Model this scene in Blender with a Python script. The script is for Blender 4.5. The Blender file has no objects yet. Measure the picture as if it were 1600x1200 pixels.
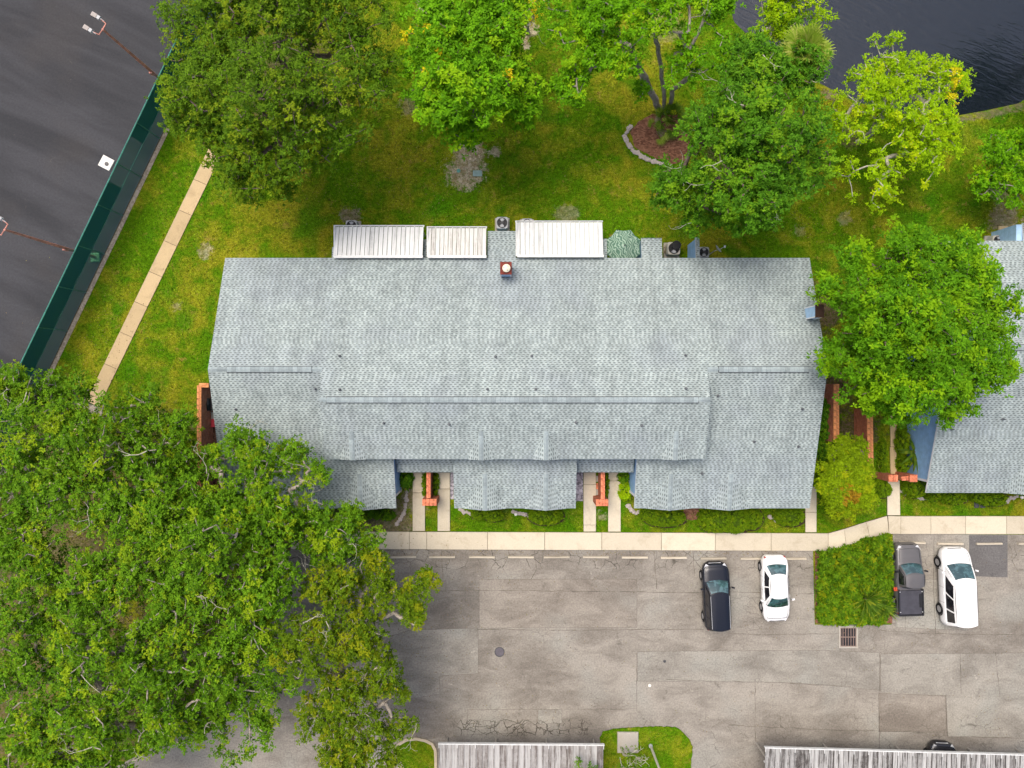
import bpy, bmesh, math, random
import numpy as np
from mathutils import Vector, Matrix

# ------------------------------------------------------------------ camera, world, sun, exposure
S = bpy.context.scene
COL = S.collection
H = 46.4                      # flying height of the camera (m)
F = 1067.0                    # focal length in pixels of the 1600 px wide frame
cd = bpy.data.cameras.new('camera'); cam = bpy.data.objects.new('camera', cd); COL.objects.link(cam)
cam.location = (0, 0, H); cam.rotation_euler = (0, 0, 0)
cd.sensor_fit = 'HORIZONTAL'; cd.sensor_width = 36.0; cd.lens = 36.0 * F / 1600.0
cd.clip_start = 0.5; cd.clip_end = 9000
S.camera = cam
S.render.resolution_x, S.render.resolution_y = 1024, 768

SUN_AZ, SUN_EL = math.radians(318), math.radians(66)     # compass azimuth (from north, clockwise)
W = bpy.data.worlds.new('World'); S.world = W; W.use_nodes = True
wn = W.node_tree.nodes; wl = W.node_tree.links
bg = wn['Background']; sky = wn.new('ShaderNodeTexSky'); sky.sky_type = 'NISHITA'; sky.sun_disc = False
sky.sun_elevation = SUN_EL; sky.sun_rotation = SUN_AZ
sky.air_density = 0.75; sky.dust_density = 6.0; sky.ozone_density = 0.6
wl.new(sky.outputs[0], bg.inputs[0]); bg.inputs[1].default_value = 0.122
sl = bpy.data.lights.new('sun', 'SUN'); sun = bpy.data.objects.new('sun', sl); COL.objects.link(sun)
sl.energy = 1.5; sl.angle = math.radians(38); sl.color = (1.0, 0.95, 0.86)
sd = Vector((math.sin(SUN_AZ) * math.cos(SUN_EL), math.cos(SUN_AZ) * math.cos(SUN_EL), math.sin(SUN_EL)))
sun.rotation_euler = sd.to_track_quat('Z', 'Y').to_euler(); sun.location = sd * 80
S.view_settings.view_transform = 'Standard'; S.view_settings.look = 'None'
S.view_settings.gamma = 1.0; S.view_settings.use_curve_mapping = False
S.view_settings.exposure = 0.72
S.render.engine = 'CYCLES'
S.cycles.max_bounces = 4; S.cycles.diffuse_bounces = 2; S.cycles.glossy_bounces = 2
S.cycles.transparent_max_bounces = 6; S.cycles.transmission_bounces = 2
S.cycles.use_adaptive_sampling = True; S.cycles.adaptive_threshold = 0.03
S.cycles.use_denoising = True

rnd = random.Random(7)
rng = np.random.default_rng(11)
R = math.radians
V = Vector

def at(px, py, z=0.0):
    """point at height z that projects to pixel (px, py) of the 1600x1200 photograph"""
    k = (H - z) / F
    return V(((px - 800) * k, (600 - py) * k, z))

# ------------------------------------------------------------------ mesh collector
class MB:
    def __init__(s): s.v = []; s.f = []; s.uv = {}; s.mi = []
    def vert(s, p): s.v.append((p[0], p[1], p[2])); return len(s.v) - 1
    def face(s, pts, uv=None, mi=0):
        i = [s.vert(p) for p in pts]; s.f.append(i); s.mi.append(mi)
        if uv: s.uv[len(s.f) - 1] = uv
    def box(s, c, d, rz=0.0, mi=0, taper=1.0):
        x, y, z = d[0] / 2, d[1] / 2, d[2] / 2; ca, sa = math.cos(rz), math.sin(rz); b = len(s.v)
        for k, zz in enumerate((-z, z)):
            t = 1.0 if k == 0 else taper
            for xx, yy in ((-x, -y), (x, -y), (x, y), (-x, y)):
                xx *= t; yy *= t
                s.v.append((c[0] + xx * ca - yy * sa, c[1] + xx * sa + yy * ca, c[2] + zz))
        for q in ((0, 3, 2, 1), (4, 5, 6, 7), (0, 1, 5, 4), (1, 2, 6, 5), (2, 3, 7, 6), (3, 0, 4, 7)):
            s.f.append([b + a for a in q]); s.mi.append(mi)
        return s
    def bevbox(s, c, d, bev, rz=0.0):
        """box whose upper edges are chamfered"""
        x, y, z = d[0] / 2, d[1] / 2, d[2] / 2; ca, sa = math.cos(rz), math.sin(rz); b = len(s.v)
        for zz, o in ((-z, 0), (z - bev, 0), (z, bev)):
            for xx, yy in ((-x + o, -y + o), (x - o, -y + o), (x - o, y - o), (-x + o, y - o)):
                s.v.append((c[0] + xx * ca - yy * sa, c[1] + xx * sa + yy * ca, c[2] + zz))
        fs = [(0, 3, 2, 1), (8, 9, 10, 11)]
        for l in (0, 4):
            for k in range(4): fs.append((l + k, l + (k + 1) % 4, l + 4 + (k + 1) % 4, l + 4 + k))
        for q in fs: s.f.append([b + a for a in q]); s.mi.append(0)
        return s
    def prism(s, poly, z0, z1, mi=0):
        n = len(poly); b = len(s.v)
        ar = sum(poly[i][0] * poly[(i + 1) % n][1] - poly[(i + 1) % n][0] * poly[i][1] for i in range(n))
        if ar < 0: poly = poly[::-1]
        for z in (z0, z1):
            for p in poly: s.v.append((p[0], p[1], z))
        s.f.append([b + n + i for i in range(n)]); s.mi.append(mi)
        s.f.append([b + n - 1 - i for i in range(n)]); s.mi.append(mi)
        for i in range(n):
            j = (i + 1) % n; s.f.append([b + i, b + j, b + n + j, b + n + i]); s.mi.append(mi)
        return s
    def tube(s, pts, rad, n=6, cap=True):
        pts = [V(p) for p in pts]; m = len(pts); b = len(s.v)
        if not hasattr(rad, '__len__'): rad = [rad] * m
        for i, p in enumerate(pts):
            d = (pts[min(i + 1, m - 1)] - pts[max(i - 1, 0)])
            d = d.normalized() if d.length > 1e-9 else V((0, 0, 1))
            a = V((0, 0, 1)) if abs(d.z) < 0.9 else V((1, 0, 0))
            u = d.cross(a).normalized(); w = d.cross(u)
            for k in range(n):
                t = 2 * math.pi * k / n
                s.v.append(tuple(p + (u * math.cos(t) + w * math.sin(t)) * rad[i]))
        for i in range(m - 1):
            for k in range(n):
                k2 = (k + 1) % n
                s.f.append([b + i * n + k, b + i * n + k2, b + (i + 1) * n + k2, b + (i + 1) * n + k]); s.mi.append(0)
        if cap:
            s.f.append([b + k for k in range(n)][::-1]); s.mi.append(0)
            s.f.append([b + (m - 1) * n + k for k in range(n)]); s.mi.append(0)
        return s
    def lathe(s, c, prof, n=20, cap=True):
        b = len(s.v); m = len(prof)
        for r, z in prof:
            for k in range(n):
                t = 2 * math.pi * k / n; s.v.append((c[0] + r * math.cos(t), c[1] + r * math.sin(t), c[2] + z))
        for i in range(m - 1):
            for k in range(n):
                k2 = (k + 1) % n
                s.f.append([b + i * n + k, b + i * n + k2, b + (i + 1) * n + k2, b + (i + 1) * n + k]); s.mi.append(0)
        if cap:
            s.f.append([b + (m - 1) * n + k for k in range(n)]); s.mi.append(0)
        return s
    def patch(s, fn, u0, u1, v0, v1, nu, nv):
        b = len(s.v)
        for j in range(nv + 1):
            for i in range(nu + 1):
                s.v.append(tuple(fn(u0 + (u1 - u0) * i / nu, v0 + (v1 - v0) * j / nv)))
        for j in range(nv):
            for i in range(nu):
                a = b + j * (nu + 1) + i
                s.f.append([a, a + 1, a + nu + 2, a + nu + 1]); s.mi.append(0)
        return s
    def mesh(s, name, mat=None, smooth=False, ang=35):
        me = bpy.data.meshes.new(name); me.from_pydata(s.v, [], s.f)
        if s.uv:
            ul = me.uv_layers.new(name='UVMap').data
            for pi, uv in s.uv.items():
                p = me.polygons[pi]
                for k, li in enumerate(p.loop_indices): ul[li].uv = uv[k]
        if mat is not None:
            for m in (mat if isinstance(mat, (list, tuple)) else [mat]): me.materials.append(m)
        if any(s.mi): me.polygons.foreach_set('material_index', s.mi)
        if smooth:
            me.polygons.foreach_set('use_smooth', [True] * len(me.polygons))
            me.set_sharp_from_angle(angle=R(ang))
        me.update(); return me
    def build(s, name, mat=None, parent=None, loc=None, rz=0.0, smooth=False, ang=35):
        return link(name, s.mesh(name, mat, smooth, ang), parent, loc, rz)

def link(name, me, parent=None, loc=None, rz=0.0):
    o = bpy.data.objects.new(name, me); COL.objects.link(o)
    if parent is not None: o.parent = parent
    if loc is not None: o.location = loc
    if rz: o.rotation_euler.z = rz
    return o
def empty(name, loc=(0, 0, 0), rz=0.0):
    o = link(name, None, None, loc, rz); o.empty_display_size = 0.3; return o
def tag(o, label, cat, group=None, kind=None):
    o['label'] = label; o['category'] = cat
    if group: o['group'] = group
    if kind: o['kind'] = kind
    return o
def struct(o): o['kind'] = 'structure'; return o

# ------------------------------------------------------------------ materials
class NT:
    def __init__(s, name):
        s.m = bpy.data.materials.new(name); s.m.use_nodes = True
        s.t = s.m.node_tree; s.n = s.t.nodes; s.l = s.t.links
        s.b = s.n['Principled BSDF']; s.out = s.n['Material Output']
    def add(s, typ, **kw):
        n = s.n.new('ShaderNode' + typ)
        for k, v in kw.items(): setattr(n, k, v)
        return n
    def put(s, sock, val):
        if isinstance(val, bpy.types.NodeSocket): s.l.new(val, sock)
        elif isinstance(val, bpy.types.Node): s.l.new(val.outputs[0], sock)
        elif val is not None:
            if hasattr(sock.default_value, '__len__') and not hasattr(val, '__len__'): val = (val,) * len(sock.default_value)
            if hasattr(sock.default_value, '__len__') and len(sock.default_value) == 4 and len(val) == 3: val = tuple(val) + (1,)
            sock.default_value = val
    def math(s, op, a, b=None, c=None, clamp=False):
        n = s.add('Math', operation=op, use_clamp=clamp); s.put(n.inputs[0], a)
        if b is not None: s.put(n.inputs[1], b)
        if c is not None: s.put(n.inputs[2], c)
        return n.outputs[0]
    def mix(s, f, a, b, mode='MIX'):
        n = s.add('Mix', data_type='RGBA', blend_type=mode); s.put(n.inputs[0], f); s.put(n.inputs[6], a); s.put(n.inputs[7], b)
        return n.outputs[2]
    def pos(s): return s.add('NewGeometry').outputs['Position']
    def objco(s): return s.add('TexCoord').outputs['Object']
    def noise(s, vec, scale, detail=4, rough=0.6, dist=0.0):
        n = s.add('TexNoise'); s.put(n.inputs['Vector'], vec); n.inputs['Scale'].default_value = scale
        n.inputs['Detail'].default_value = detail; n.inputs['Roughness'].default_value = rough; n.inputs['Distortion'].default_value = dist
        return n.outputs[0]
    def ramp(s, f, stops, interp='LINEAR'):
        n = s.add('ValToRGB'); s.put(n.inputs[0], f); e = n.color_ramp.elements; n.color_ramp.interpolation = interp
        while len(e) < len(stops): e.new(0.5)
        for k, (p, c) in enumerate(stops):
            e[k].position = p; e[k].color = (c, c, c, 1) if not hasattr(c, '__len__') else (*c[:3], 1)
        return n.outputs[0]
    def rng(s, v, a, b, c=0.0, d=1.0, smooth=True):
        n = s.add('MapRange'); n.interpolation_type = 'SMOOTHSTEP' if smooth else 'LINEAR'
        s.put(n.inputs[0], v)
        for k, x in enumerate((a, b, c, d)): n.inputs[k + 1].default_value = x
        return n.outputs[0]
    def vscale(s, vec, sc):
        n = s.add('Mapping'); s.put(n.inputs['Vector'], vec); n.inputs['Scale'].default_value = sc; return n.outputs[0]
    def bump(s, h, strength=0.4, dist=0.02):
        n = s.add('Bump'); n.inputs['Strength'].default_value = strength; n.inputs['Distance'].default_value = dist
        s.put(n.inputs['Height'], h); s.l.new(n.outputs[0], s.b.inputs['Normal'])
    def col(s, c, rough=0.8, spec=0.3, metal=0.0):
        s.put(s.b.inputs['Base Color'], c); s.put(s.b.inputs['Roughness'], rough)
        s.b.inputs['Specular IOR Level'].default_value = spec; s.b.inputs['Metallic'].default_value = metal
        return s.m
def simple(name, c, rough=0.7, spec=0.3, metal=0.0, var=0.12, scale=3.0):
    t = NT(name); co = t.objco(); n = t.noise(co, scale, 5, 0.65)
    f = t.rng(n, 0.3, 0.7, 1 - var, 1 + var)
    return t.col(t.mix(1.0, c, t.add('CombineColor').outputs[0] if False else grey(t, f), 'MULTIPLY'), rough, spec, metal)
def grey(t, f):
    c = t.add('CombineColor'); [t.put(c.inputs[k], f) for k in range(3)]; return c.outputs[0]
def randtint(t, c, amt):
    r = t.add('ObjectInfo').outputs['Random']
    return t.mix(1.0, c, grey(t, t.rng(r, 0, 1, 1 - amt, 1 + amt, False)), 'MULTIPLY')

M = {}
# lawn: green with drier, yellower and bare patches; position based so the blades share it
DIRT = [(735, 245, 26, 1, 0), (728, 268, 30, 1, 0), (775, 235, 9, 1, 0), (322, 392, 13, .6, 0), (275, 478, 9, .5, 0), (885, 335, 20, .5, .2), (1320, 340, 12, .45, .3),
        (1570, 345, 26, .9, .5), (548, 338, 16, .9, .6), (1250, 360, 10, .4, .3), (830, 45, 12, .9, 0), (665, 12, 16, 1, 0), (820, 68, 9, 1, 0),
        (645, 780, 22, .9, .5), (1280, 480, 40, 1, 1), (1290, 620, 45, 1, 1), (1335, 680, 40, 1, 1), (560, 815, 45, .95, .8), (610, 812, 40, .95, .7), (340, 640, 30, .9, 1), (940, 805, 9, .6, 0),
        (60, 690, 90, .9, 1), (130, 800, 140, .9, 1), (330, 880, 150, .95, 1), (80, 960, 140, .95, 1), (420, 830, 110, .95, 1), (240, 720, 80, .8, 1), (60, 1120, 130, .9, 1), (250, 1050, 120, .9, 1),
        (1040, 40, 30, .3, 0), (1320, 620, 20, .6, 1), (1560, 300, 16, .5, 0), (450, 130, 90, .8, 1), (1170, 250, 70, .7, 1), (640, 165, 16, .6, .6), (1330, 215, 18, .8, 1), (1480, 187, 9, .8, .8), (1500, 186, 9, .8, .8), (1520, 182, 9, .8, .8), (1540, 178, 9, .8, .8), (1560, 174, 9, .8, .8), (1580, 169, 9, .8, .8), (1600, 164, 9, .8, .8), (1460, 188, 9, .8, .8), (1300, 145, 14, .8, .7), (1180, 72, 12, .7, .6)]
def bare_fields(x, y):
    D = np.full(x.shape, 9.0); A = np.zeros(x.shape); Lt = np.zeros(x.shape)
    for px, py, r, a, l in DIRT:
        q = at(px, py); d = np.hypot(x - q.x, y - q.y) / (r / 23.0); k = d < D; D = np.where(k, d, D); A = np.where(k, a, A); Lt = np.where(k, l, Lt)
    return D, A, Lt
def lawn_color(t):
    p = t.pos()
    flat = t.vscale(p, (1, 1, 0))
    n1 = t.noise(flat, 0.16, 3, 0.62); n2 = t.noise(flat, 0.75, 4, 0.7, 0.6); n3 = t.noise(flat, 5.0, 3, 0.75)
    n4 = t.noise(t.vscale(flat, (1.0, 1.15, 1)), 17.0, 1, 0.8)
    dry = t.rng(t.math('ADD', t.math('MULTIPLY', n1, 0.55), t.math('MULTIPLY', n2, 0.45)), 0.43, 0.62)
    c = t.mix(dry, (0.052, 0.120, 0.003), (0.172, 0.165, 0.010))
    c = t.mix(t.rng(n2, 0.52, 0.75, 0, 0.55), c, (0.100, 0.180, 0.005))
    lush = t.rng(t.noise(flat, 0.31, 2, 0.6), 0.50, 0.68, 0, 0.8)
    c = t.mix(lush, c, (0.034, 0.118, 0.003))
    br = t.rng(t.noise(flat, 0.95, 4, 0.75), 0.58, 0.72, 0, 0.75)
    c = t.mix(br, c, (0.20, 0.145, 0.032))
    c = t.mix(1.0, c, grey(t, t.rng(n3, 0.25, 0.75, 0.72, 1.55)), 'MULTIPLY')
    c = t.mix(1.0, c, grey(t, t.rng(n4, 0.25, 0.75, 0.55, 1.45)), 'MULTIPLY')
    sk = t.noise(flat, 9.0, 2, 0.8); c = t.mix(t.math('MULTIPLY', t.rng(sk, 0.58, 0.70), t.rng(n2, 0.42, 0.62, 0.0, 0.8)), c, (0.28, 0.235, 0.060))
    # bare earth and leaf litter where the photo has them (shape stored on the mesh, edge broken up here)
    wob = t.math('MULTIPLY', t.math('SUBTRACT', t.noise(flat, 1.5, 5, 0.85), 0.5), 3.4)
    dd = t.add('Attribute', attribute_name='bare').outputs['Fac']; da = t.add('Attribute', attribute_name='bare_amount').outputs['Fac']; dl = t.add('Attribute', attribute_name='litter').outputs['Fac']
    d = t.math('MULTIPLY', t.rng(t.math('ADD', dd, wob), 0.70, 1.10, 1.0, 0.0), da)
    sp = t.rng(n3, 0.35, 0.6, 0.55, 1.0)
    soil = t.mix(t.rng(t.noise(flat, 2.2, 2, 0.7), 0.35, 0.65), (0.24, 0.185, 0.115), (0.40, 0.345, 0.26))
    soil = t.mix(1.0, soil, grey(t, t.rng(n4, 0.25, 0.75, 0.65, 1.35)), 'MULTIPLY')
    litter = t.mix(t.rng(n3, 0.35, 0.65), (0.050, 0.036, 0.022), (0.125, 0.090, 0.060)); soil = t.mix(dl, soil, litter)
    return t.mix(t.math('MULTIPLY', d, sp), c, soil), n3, n4, flat
t = NT('lawn'); c, n3, n4, fl = lawn_color(t); t.bump(t.noise(fl, 6.0, 1, 0.6), 0.8, 0.06); M['lawn'] = t.col(c, 1.0, 0.0)
t = NT('grass_blades'); c, *_ = lawn_color(t); tint = t.add('Attribute', attribute_name='tint').outputs['Fac']
M['blades'] = t.col(t.mix(1.0, c, grey(t, t.rng(tint, 0, 1, 0.55, 1.75)), 'MULTIPLY'), 0.9, 0.04)

def lot_mat(name, base, dark, cr=True, seed=0.0):
    t = NT(name); p = t.pos(); flat = t.vscale(p, (1, 1, 0))
    mp = t.add('Mapping'); t.put(mp.inputs['Vector'], flat); mp.inputs['Location'].default_value = (seed, seed * 1.7, 0); q = mp.outputs[0]
    big = t.noise(q, 0.13, 2, 0.65); mid = t.noise(t.vscale(q, (1, 2.0, 1)), 0.42, 5, 0.72, 0.8); fine = t.noise(q, 9.0, 3, 0.8)
    f = t.rng(t.math('ADD', t.math('MULTIPLY', big, 0.5), t.math('MULTIPLY', mid, 0.5)), 0.36, 0.62)
    c = t.mix(f, dark, base)
    c = t.mix(t.rng(t.noise(q, 0.25, 2, 0.6), 0.5, 0.7, 0, 0.6), c, (base[0] * 0.93, base[1] * 0.99, base[2] * 1.02))
    c = t.mix(t.rng(t.noise(q, 0.8, 4, 0.75), 0.63, 0.74, 0, 0.7), c, tuple(min(0.6, x * 1.35) for x in base))
    c = t.mix(t.rng(t.noise(q, 0.6, 4, 0.75), 0.60, 0.74, 0, 0.7), c, tuple(x * 0.62 for x in dark))
    c = t.mix(1.0, c, grey(t, t.rng(fine, 0.2, 0.8, 0.72, 1.28)), 'MULTIPLY')
    # oil specks
    sv = t.add('TexVoronoi'); t.put(sv.inputs['Vector'], q); sv.inputs['Scale'].default_value = 0.9
    sp = t.math('MULTIPLY', t.rng(sv.outputs['Distance'], 0.02, 0.07, 1, 0), t.rng(t.noise(q, 0.5, 2), 0.5, 0.56))
    c = t.mix(t.math('MULTIPLY', sp, 0.55), c, (0.05, 0.045, 0.04))
    if cr:
        wv = t.add('TexNoise'); t.put(wv.inputs['Vector'], q); wv.inputs['Scale'].default_value = 1.6; wv.inputs['Detail'].default_value = 3
        va = t.add('VectorMath', operation='MULTIPLY_ADD'); t.put(va.inputs[0], wv.outputs['Color']); va.inputs[1].default_value = (.5, .5, 0); t.put(va.inputs[2], q)
        def crack(scale, w):
            v = t.add('TexVoronoi', feature='DISTANCE_TO_EDGE'); t.put(v.inputs['Vector'], va.outputs[0]); v.inputs['Scale'].default_value = scale
            return t.rng(v.outputs['Distance'], w * 0.35, w, 1, 0)
        sx = t.add('SeparateXYZ'); t.put(sx.inputs[0], p); X, Y = sx.outputs[0], sx.outputs[1]
        def band(v, a, b, e): return t.math('MULTIPLY', t.rng(v, a - e, a, 0, 1), t.rng(v, b, b + e, 1, 0))
        # alligator cracking in front of the carport
        m1 = t.math('MULTIPLY', band(X, at(720, 0).x, at(910, 0).x, 2.2), band(Y, at(0, 1146).y, at(0, 1128).y, 0.9))
        k1 = t.math('MULTIPLY', t.math('MAXIMUM', crack(1.25, 0.036), t.math('MULTIPLY', crack(3.1, 0.07), t.rng(t.noise(q, 0.9, 2), 0.48, 0.56))), t.rng(t.math('ADD', m1, t.math('MULTIPLY', t.noise(q, 0.8, 4, 0.8), 0.9)), 1.25, 1.5))
        # cracks running off the walk, and the strip at the right carport
        m2 = band(Y, at(0, 884).y, at(0, 856).y, 0.5)
        k2 = t.math('MULTIPLY', t.math('MULTIPLY', crack(1.05, 0.024), m2), t.rng(t.noise(q, 0.5, 2), 0.42, 0.52, 0.15, 0.85))
        m3 = t.math('MULTIPLY', t.rng(Y, at(0, 1100).y, at(0, 1130).y, 0, 1), t.rng(X, 8, 14, 0, 1))
        k3 = t.math('MULTIPLY', crack(1.1, 0.020), t.math('MULTIPLY', m3, t.rng(t.noise(q, 0.7, 3), 0.45, 0.6, 0.0, 0.6)))
        k4 = t.math('MULTIPLY', crack(0.45, 0.006), t.rng(t.noise(q, 0.25, 3), 0.55, 0.66, 0.0, 0.45))
        k5 = t.math('MULTIPLY', crack(1.9, 0.03), t.rng(t.noise(q, 0.23, 3), 0.54, 0.66, 0.0, 0.42))
        k = k1
        for kk in (k2, k3, k4, k5): k = t.math('MAXIMUM', k, kk)
        c = t.mix(t.math('MULTIPLY', k, 0.85), c, (0.045, 0.039, 0.030))
    return t.col(c, 0.92, 0.15)
M['lot'] = lot_mat('worn_asphalt', (0.285, 0.262, 0.226), (0.160, 0.143, 0.122))
M['lot_light'] = lot_mat('worn_asphalt_light', (0.290, 0.273, 0.237), (0.178, 0.164, 0.142), True, 13)
M['lot_pink'] = lot_mat('worn_asphalt_warm', (0.277, 0.250, 0.213), (0.162, 0.142, 0.120), True, 29)
M['lot_dark'] = lot_mat('fresh_asphalt', (0.150, 0.145, 0.142), (0.115, 0.110, 0.108), False, 5)
M['seam'] = simple('tar_seam', (0.10, 0.086, 0.070), 0.95, 0.1, var=0.5, scale=2)

t = NT('court_asphalt'); p = t.pos(); fl = t.vscale(p, (1, 1, 0))
st = t.add('Mapping', vector_type='TEXTURE'); t.put(st.inputs['Vector'], fl); st.inputs['Rotation'].default_value = (0, 0, R(-24)); st.inputs['Scale'].default_value = (14, 2.2, 1)
n = t.noise(st.outputs[0], 1.0, 5, 0.6, 0.4); n2 = t.noise(fl, 0.14, 4, 0.6); n3 = t.noise(fl, 7, 5, 0.8)
c = t.mix(t.rng(n, 0.35, 0.65), (0.029, 0.030, 0.034), (0.048, 0.049, 0.055))
c = t.mix(t.rng(t.math('ADD', t.math('MULTIPLY', t.add('SeparateXYZ').outputs[1] if False else n2, 1.0), 0.0), 0.5, 0.68, 0, 0.35), c, (0.055, 0.050, 0.048))
c = t.mix(t.rng(t.noise(fl, 0.9, 5, 0.8, 1.2), 0.64, 0.74, 0, 0.35), c, (0.12, 0.105, 0.09))
c = t.mix(1.0, c, grey(t, t.rng(n3, 0.2, 0.8, 0.8, 1.22)), 'MULTIPLY'); t.bump(n3, 0.3, 0.01)
M['court'] = t.col(c, 0.85, 0.25)

def concrete(name, base, tintamt=0.06, stain=0.35, stc=(0.30, 0.24, 0.16)):
    t = NT(name); p = t.pos(); n = t.noise(p, 0.9, 6, 0.7, 0.5); n2 = t.noise(p, 14, 5, 0.8); n3 = t.noise(p, 3.1, 5, 0.75, 1.0)
    c = t.mix(t.rng(n, 0.48, 0.72, 0, stain), base, stc)
    c = t.mix(t.rng(n3, 0.58, 0.75, 0, 0.35), c, tuple(x * 0.6 for x in base))
    c = t.mix(1.0, c, grey(t, t.rng(n2, 0.2, 0.8, 0.88, 1.12)), 'MULTIPLY')
    t.bump(n2, 0.25, 0.006)
    return t.col(randtint(t, c, tintamt), 0.9, 0.2)
M['walk'] = concrete('sidewalk_concrete', (0.535, 0.475, 0.365), 0.11, 0.42)
M['walk2'] = concrete('weathered_walk', (0.46, 0.35, 0.20), 0.12, 0.55, (0.27, 0.20, 0.11))
M['stop'] = concrete('wheel_stop_concrete', (0.47, 0.42, 0.335), 0.16)
M['kerb'] = concrete('kerb_concrete', (0.46, 0.39, 0.28), 0.05)
M['pad'] = concrete('pad_concrete', (0.36, 0.335, 0.29), 0.05)
M['joint'] = simple('joint_soil', (0.085, 0.068, 0.045), 0.95, 0.1)
M['white_pad'] = concrete('white_concrete', (0.70, 0.68, 0.63), 0.0, 0.1)

# asphalt shingles: u along the eave, v up the slope (metres)
def shingle(name, tone=1.0):
    t = NT(name); uv = t.add('UVMap').outputs[0]; sx = t.add('SeparateXYZ'); t.put(sx.inputs[0], uv); u, v = sx.outputs[0], sx.outputs[1]
    row = 0.128; vr = t.math('DIVIDE', v, row); vi = t.math('FLOOR', vr); vf = t.math('FRACT', vr)
    wr = t.add('TexWhiteNoise', noise_dimensions='1D'); t.put(wr.inputs['W'], vi)
    ur = t.math('ADD', t.math('DIVIDE', u, 0.138), t.math('MULTIPLY', wr.outputs['Value'], 7.0))
    ui = t.math('FLOOR', ur); uf = t.math('FRACT', ur)
    cv = t.add('CombineXYZ'); t.put(cv.inputs[0], ui); t.put(cv.inputs[1], vi)
    w2 = t.add('TexWhiteNoise', noise_dimensions='2D'); t.put(w2.inputs['Vector'], cv.outputs[0]); rv = w2.outputs['Value']
    par = t.math('FRACT', t.math('MULTIPLY', ui, 0.5))                       # every other tab is the recessed one
    rec = t.math('GREATER_THAN', t.math('ADD', par, t.math('MULTIPLY', rv, 0.42)), 0.44)
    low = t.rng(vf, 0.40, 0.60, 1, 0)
    butt_shadow = t.math('MULTIPLY', rec, low)  # shadow under the thick tabs, painted as dark dashes at the foot of each course
    light = t.mix(rv, (0.40, 0.475, 0.475), (0.585, 0.675, 0.665))
    p = t.pos()
    ln = t.noise(p, 0.23, 2, 0.65); ln2 = t.noise(p, 1.1, 3, 0.7)
    light = t.mix(t.rng(ln, 0.45, 0.7, 0, 0.5), light, (0.415, 0.475, 0.525))
    c = t.mix(t.math('MULTIPLY', butt_shadow, 0.70), light, (0.105, 0.130, 0.138))
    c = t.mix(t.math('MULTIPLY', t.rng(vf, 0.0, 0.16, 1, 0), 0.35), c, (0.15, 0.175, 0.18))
    c = t.mix(1.0, c, grey(t, t.rng(ln2, 0.25, 0.75, 0.86 * tone, 1.10 * tone)), 'MULTIPLY')
    stk = t.noise(t.vscale(p, (1.6, 0.12, 0.12)), 1.0, 3, 0.7); c = t.mix(1.0, c, grey(t, t.rng(stk, 0.3, 0.7, 0.90, 1.07)), 'MULTIPLY')
    gr = t.noise(p, 30, 0, 0.7); c = t.mix(1.0, c, grey(t, t.rng(gr, 0.2, 0.8, 0.88, 1.12)), 'MULTIPLY')
    return t.col(c, 0.9, 0.2)
M['shingle'] = shingle('roof_shingles', 0.625)
t = NT('ridge_cap_shingle'); p = t.pos()
M['cap'] = t.col(randtint(t, t.mix(t.rng(t.noise(p, 8, 4, 0.7), 0.3, 0.7), (0.215, 0.262, 0.275), (0.29, 0.34, 0.35)), 0.16), 0.9, 0.2)
M['ventgap'] = simple('ridge_vent_dark', (0.05, 0.055, 0.06), 0.8)  # dark colour of the vent itself
M['trim'] = simple('white_trim', (0.72, 0.74, 0.76), 0.55, 0.4, var=0.06)
def siding(name, c):
    t = NT(name); p = t.pos(); sx = t.add('SeparateXYZ'); t.put(sx.inputs[0], p)
    fz = t.math('FRACT', t.math('DIVIDE', sx.outputs[2], 0.2)); n = t.noise(p, 2.5, 5, 0.7)
    cc = t.mix(t.rng(fz, 0.0, 0.1, 0.35, 0), c, tuple(x * 0.45 for x in c))
    cc = t.mix(1.0, cc, grey(t, t.rng(n, 0.3, 0.7, 0.88, 1.1)), 'MULTIPLY'); t.bump(fz, 0.4, 0.02)
    return t.col(cc, 0.6, 0.3)
M['blue'] = siding('blue_siding', (0.30, 0.51, 0.79))
M['blue_pale'] = siding('pale_blue_siding', (0.38, 0.57, 0.78))
def brickmat(name, c1, c2, mort):
    t = NT(name); p = t.pos(); sx = t.add('SeparateXYZ'); t.put(sx.inputs[0], p)
    cb = t.add('CombineXYZ'); t.put(cb.inputs[0], t.math('ADD', sx.outputs[0], sx.outputs[1])); t.put(cb.inputs[1], t.math('ADD', sx.outputs[2], t.math('MULTIPLY', sx.outputs[1], 0.0)))
    b = t.add('TexBrick'); t.put(b.inputs['Vector'], cb.outputs[0]); b.inputs['Scale'].default_value = 1
    b.inputs['Brick Width'].default_value = 0.21; b.inputs['Row Height'].default_value = 0.075; b.inputs['Mortar Size'].default_value = 0.008
    t.put(b.inputs['Color1'], c1); t.put(b.inputs['Color2'], c2); t.put(b.inputs['Mortar'], mort)
    n = t.noise(p, 3, 5, 0.7); c = t.mix(1.0, b.outputs[0], grey(t, t.rng(n, 0.25, 0.75, 0.7, 1.25)), 'MULTIPLY')
    t.bump(t.math('SUBTRACT', 1.0, b.outputs[1]), 0.4, 0.01)
    return t.col(c, 0.88, 0.2)
M['brick'] = brickmat('red_brick', (0.40, 0.115, 0.055), (0.52, 0.165, 0.085), (0.36, 0.22, 0.16))
M['brick_cap'] = simple('brick_coping', (0.60, 0.195, 0.105), 0.85, 0.2, var=0.35, scale=5)
M['brick_cap2'] = simple('weathered_brick_coping', (0.58, 0.235, 0.095), 0.85, 0.2, var=0.35, scale=4)
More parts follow.
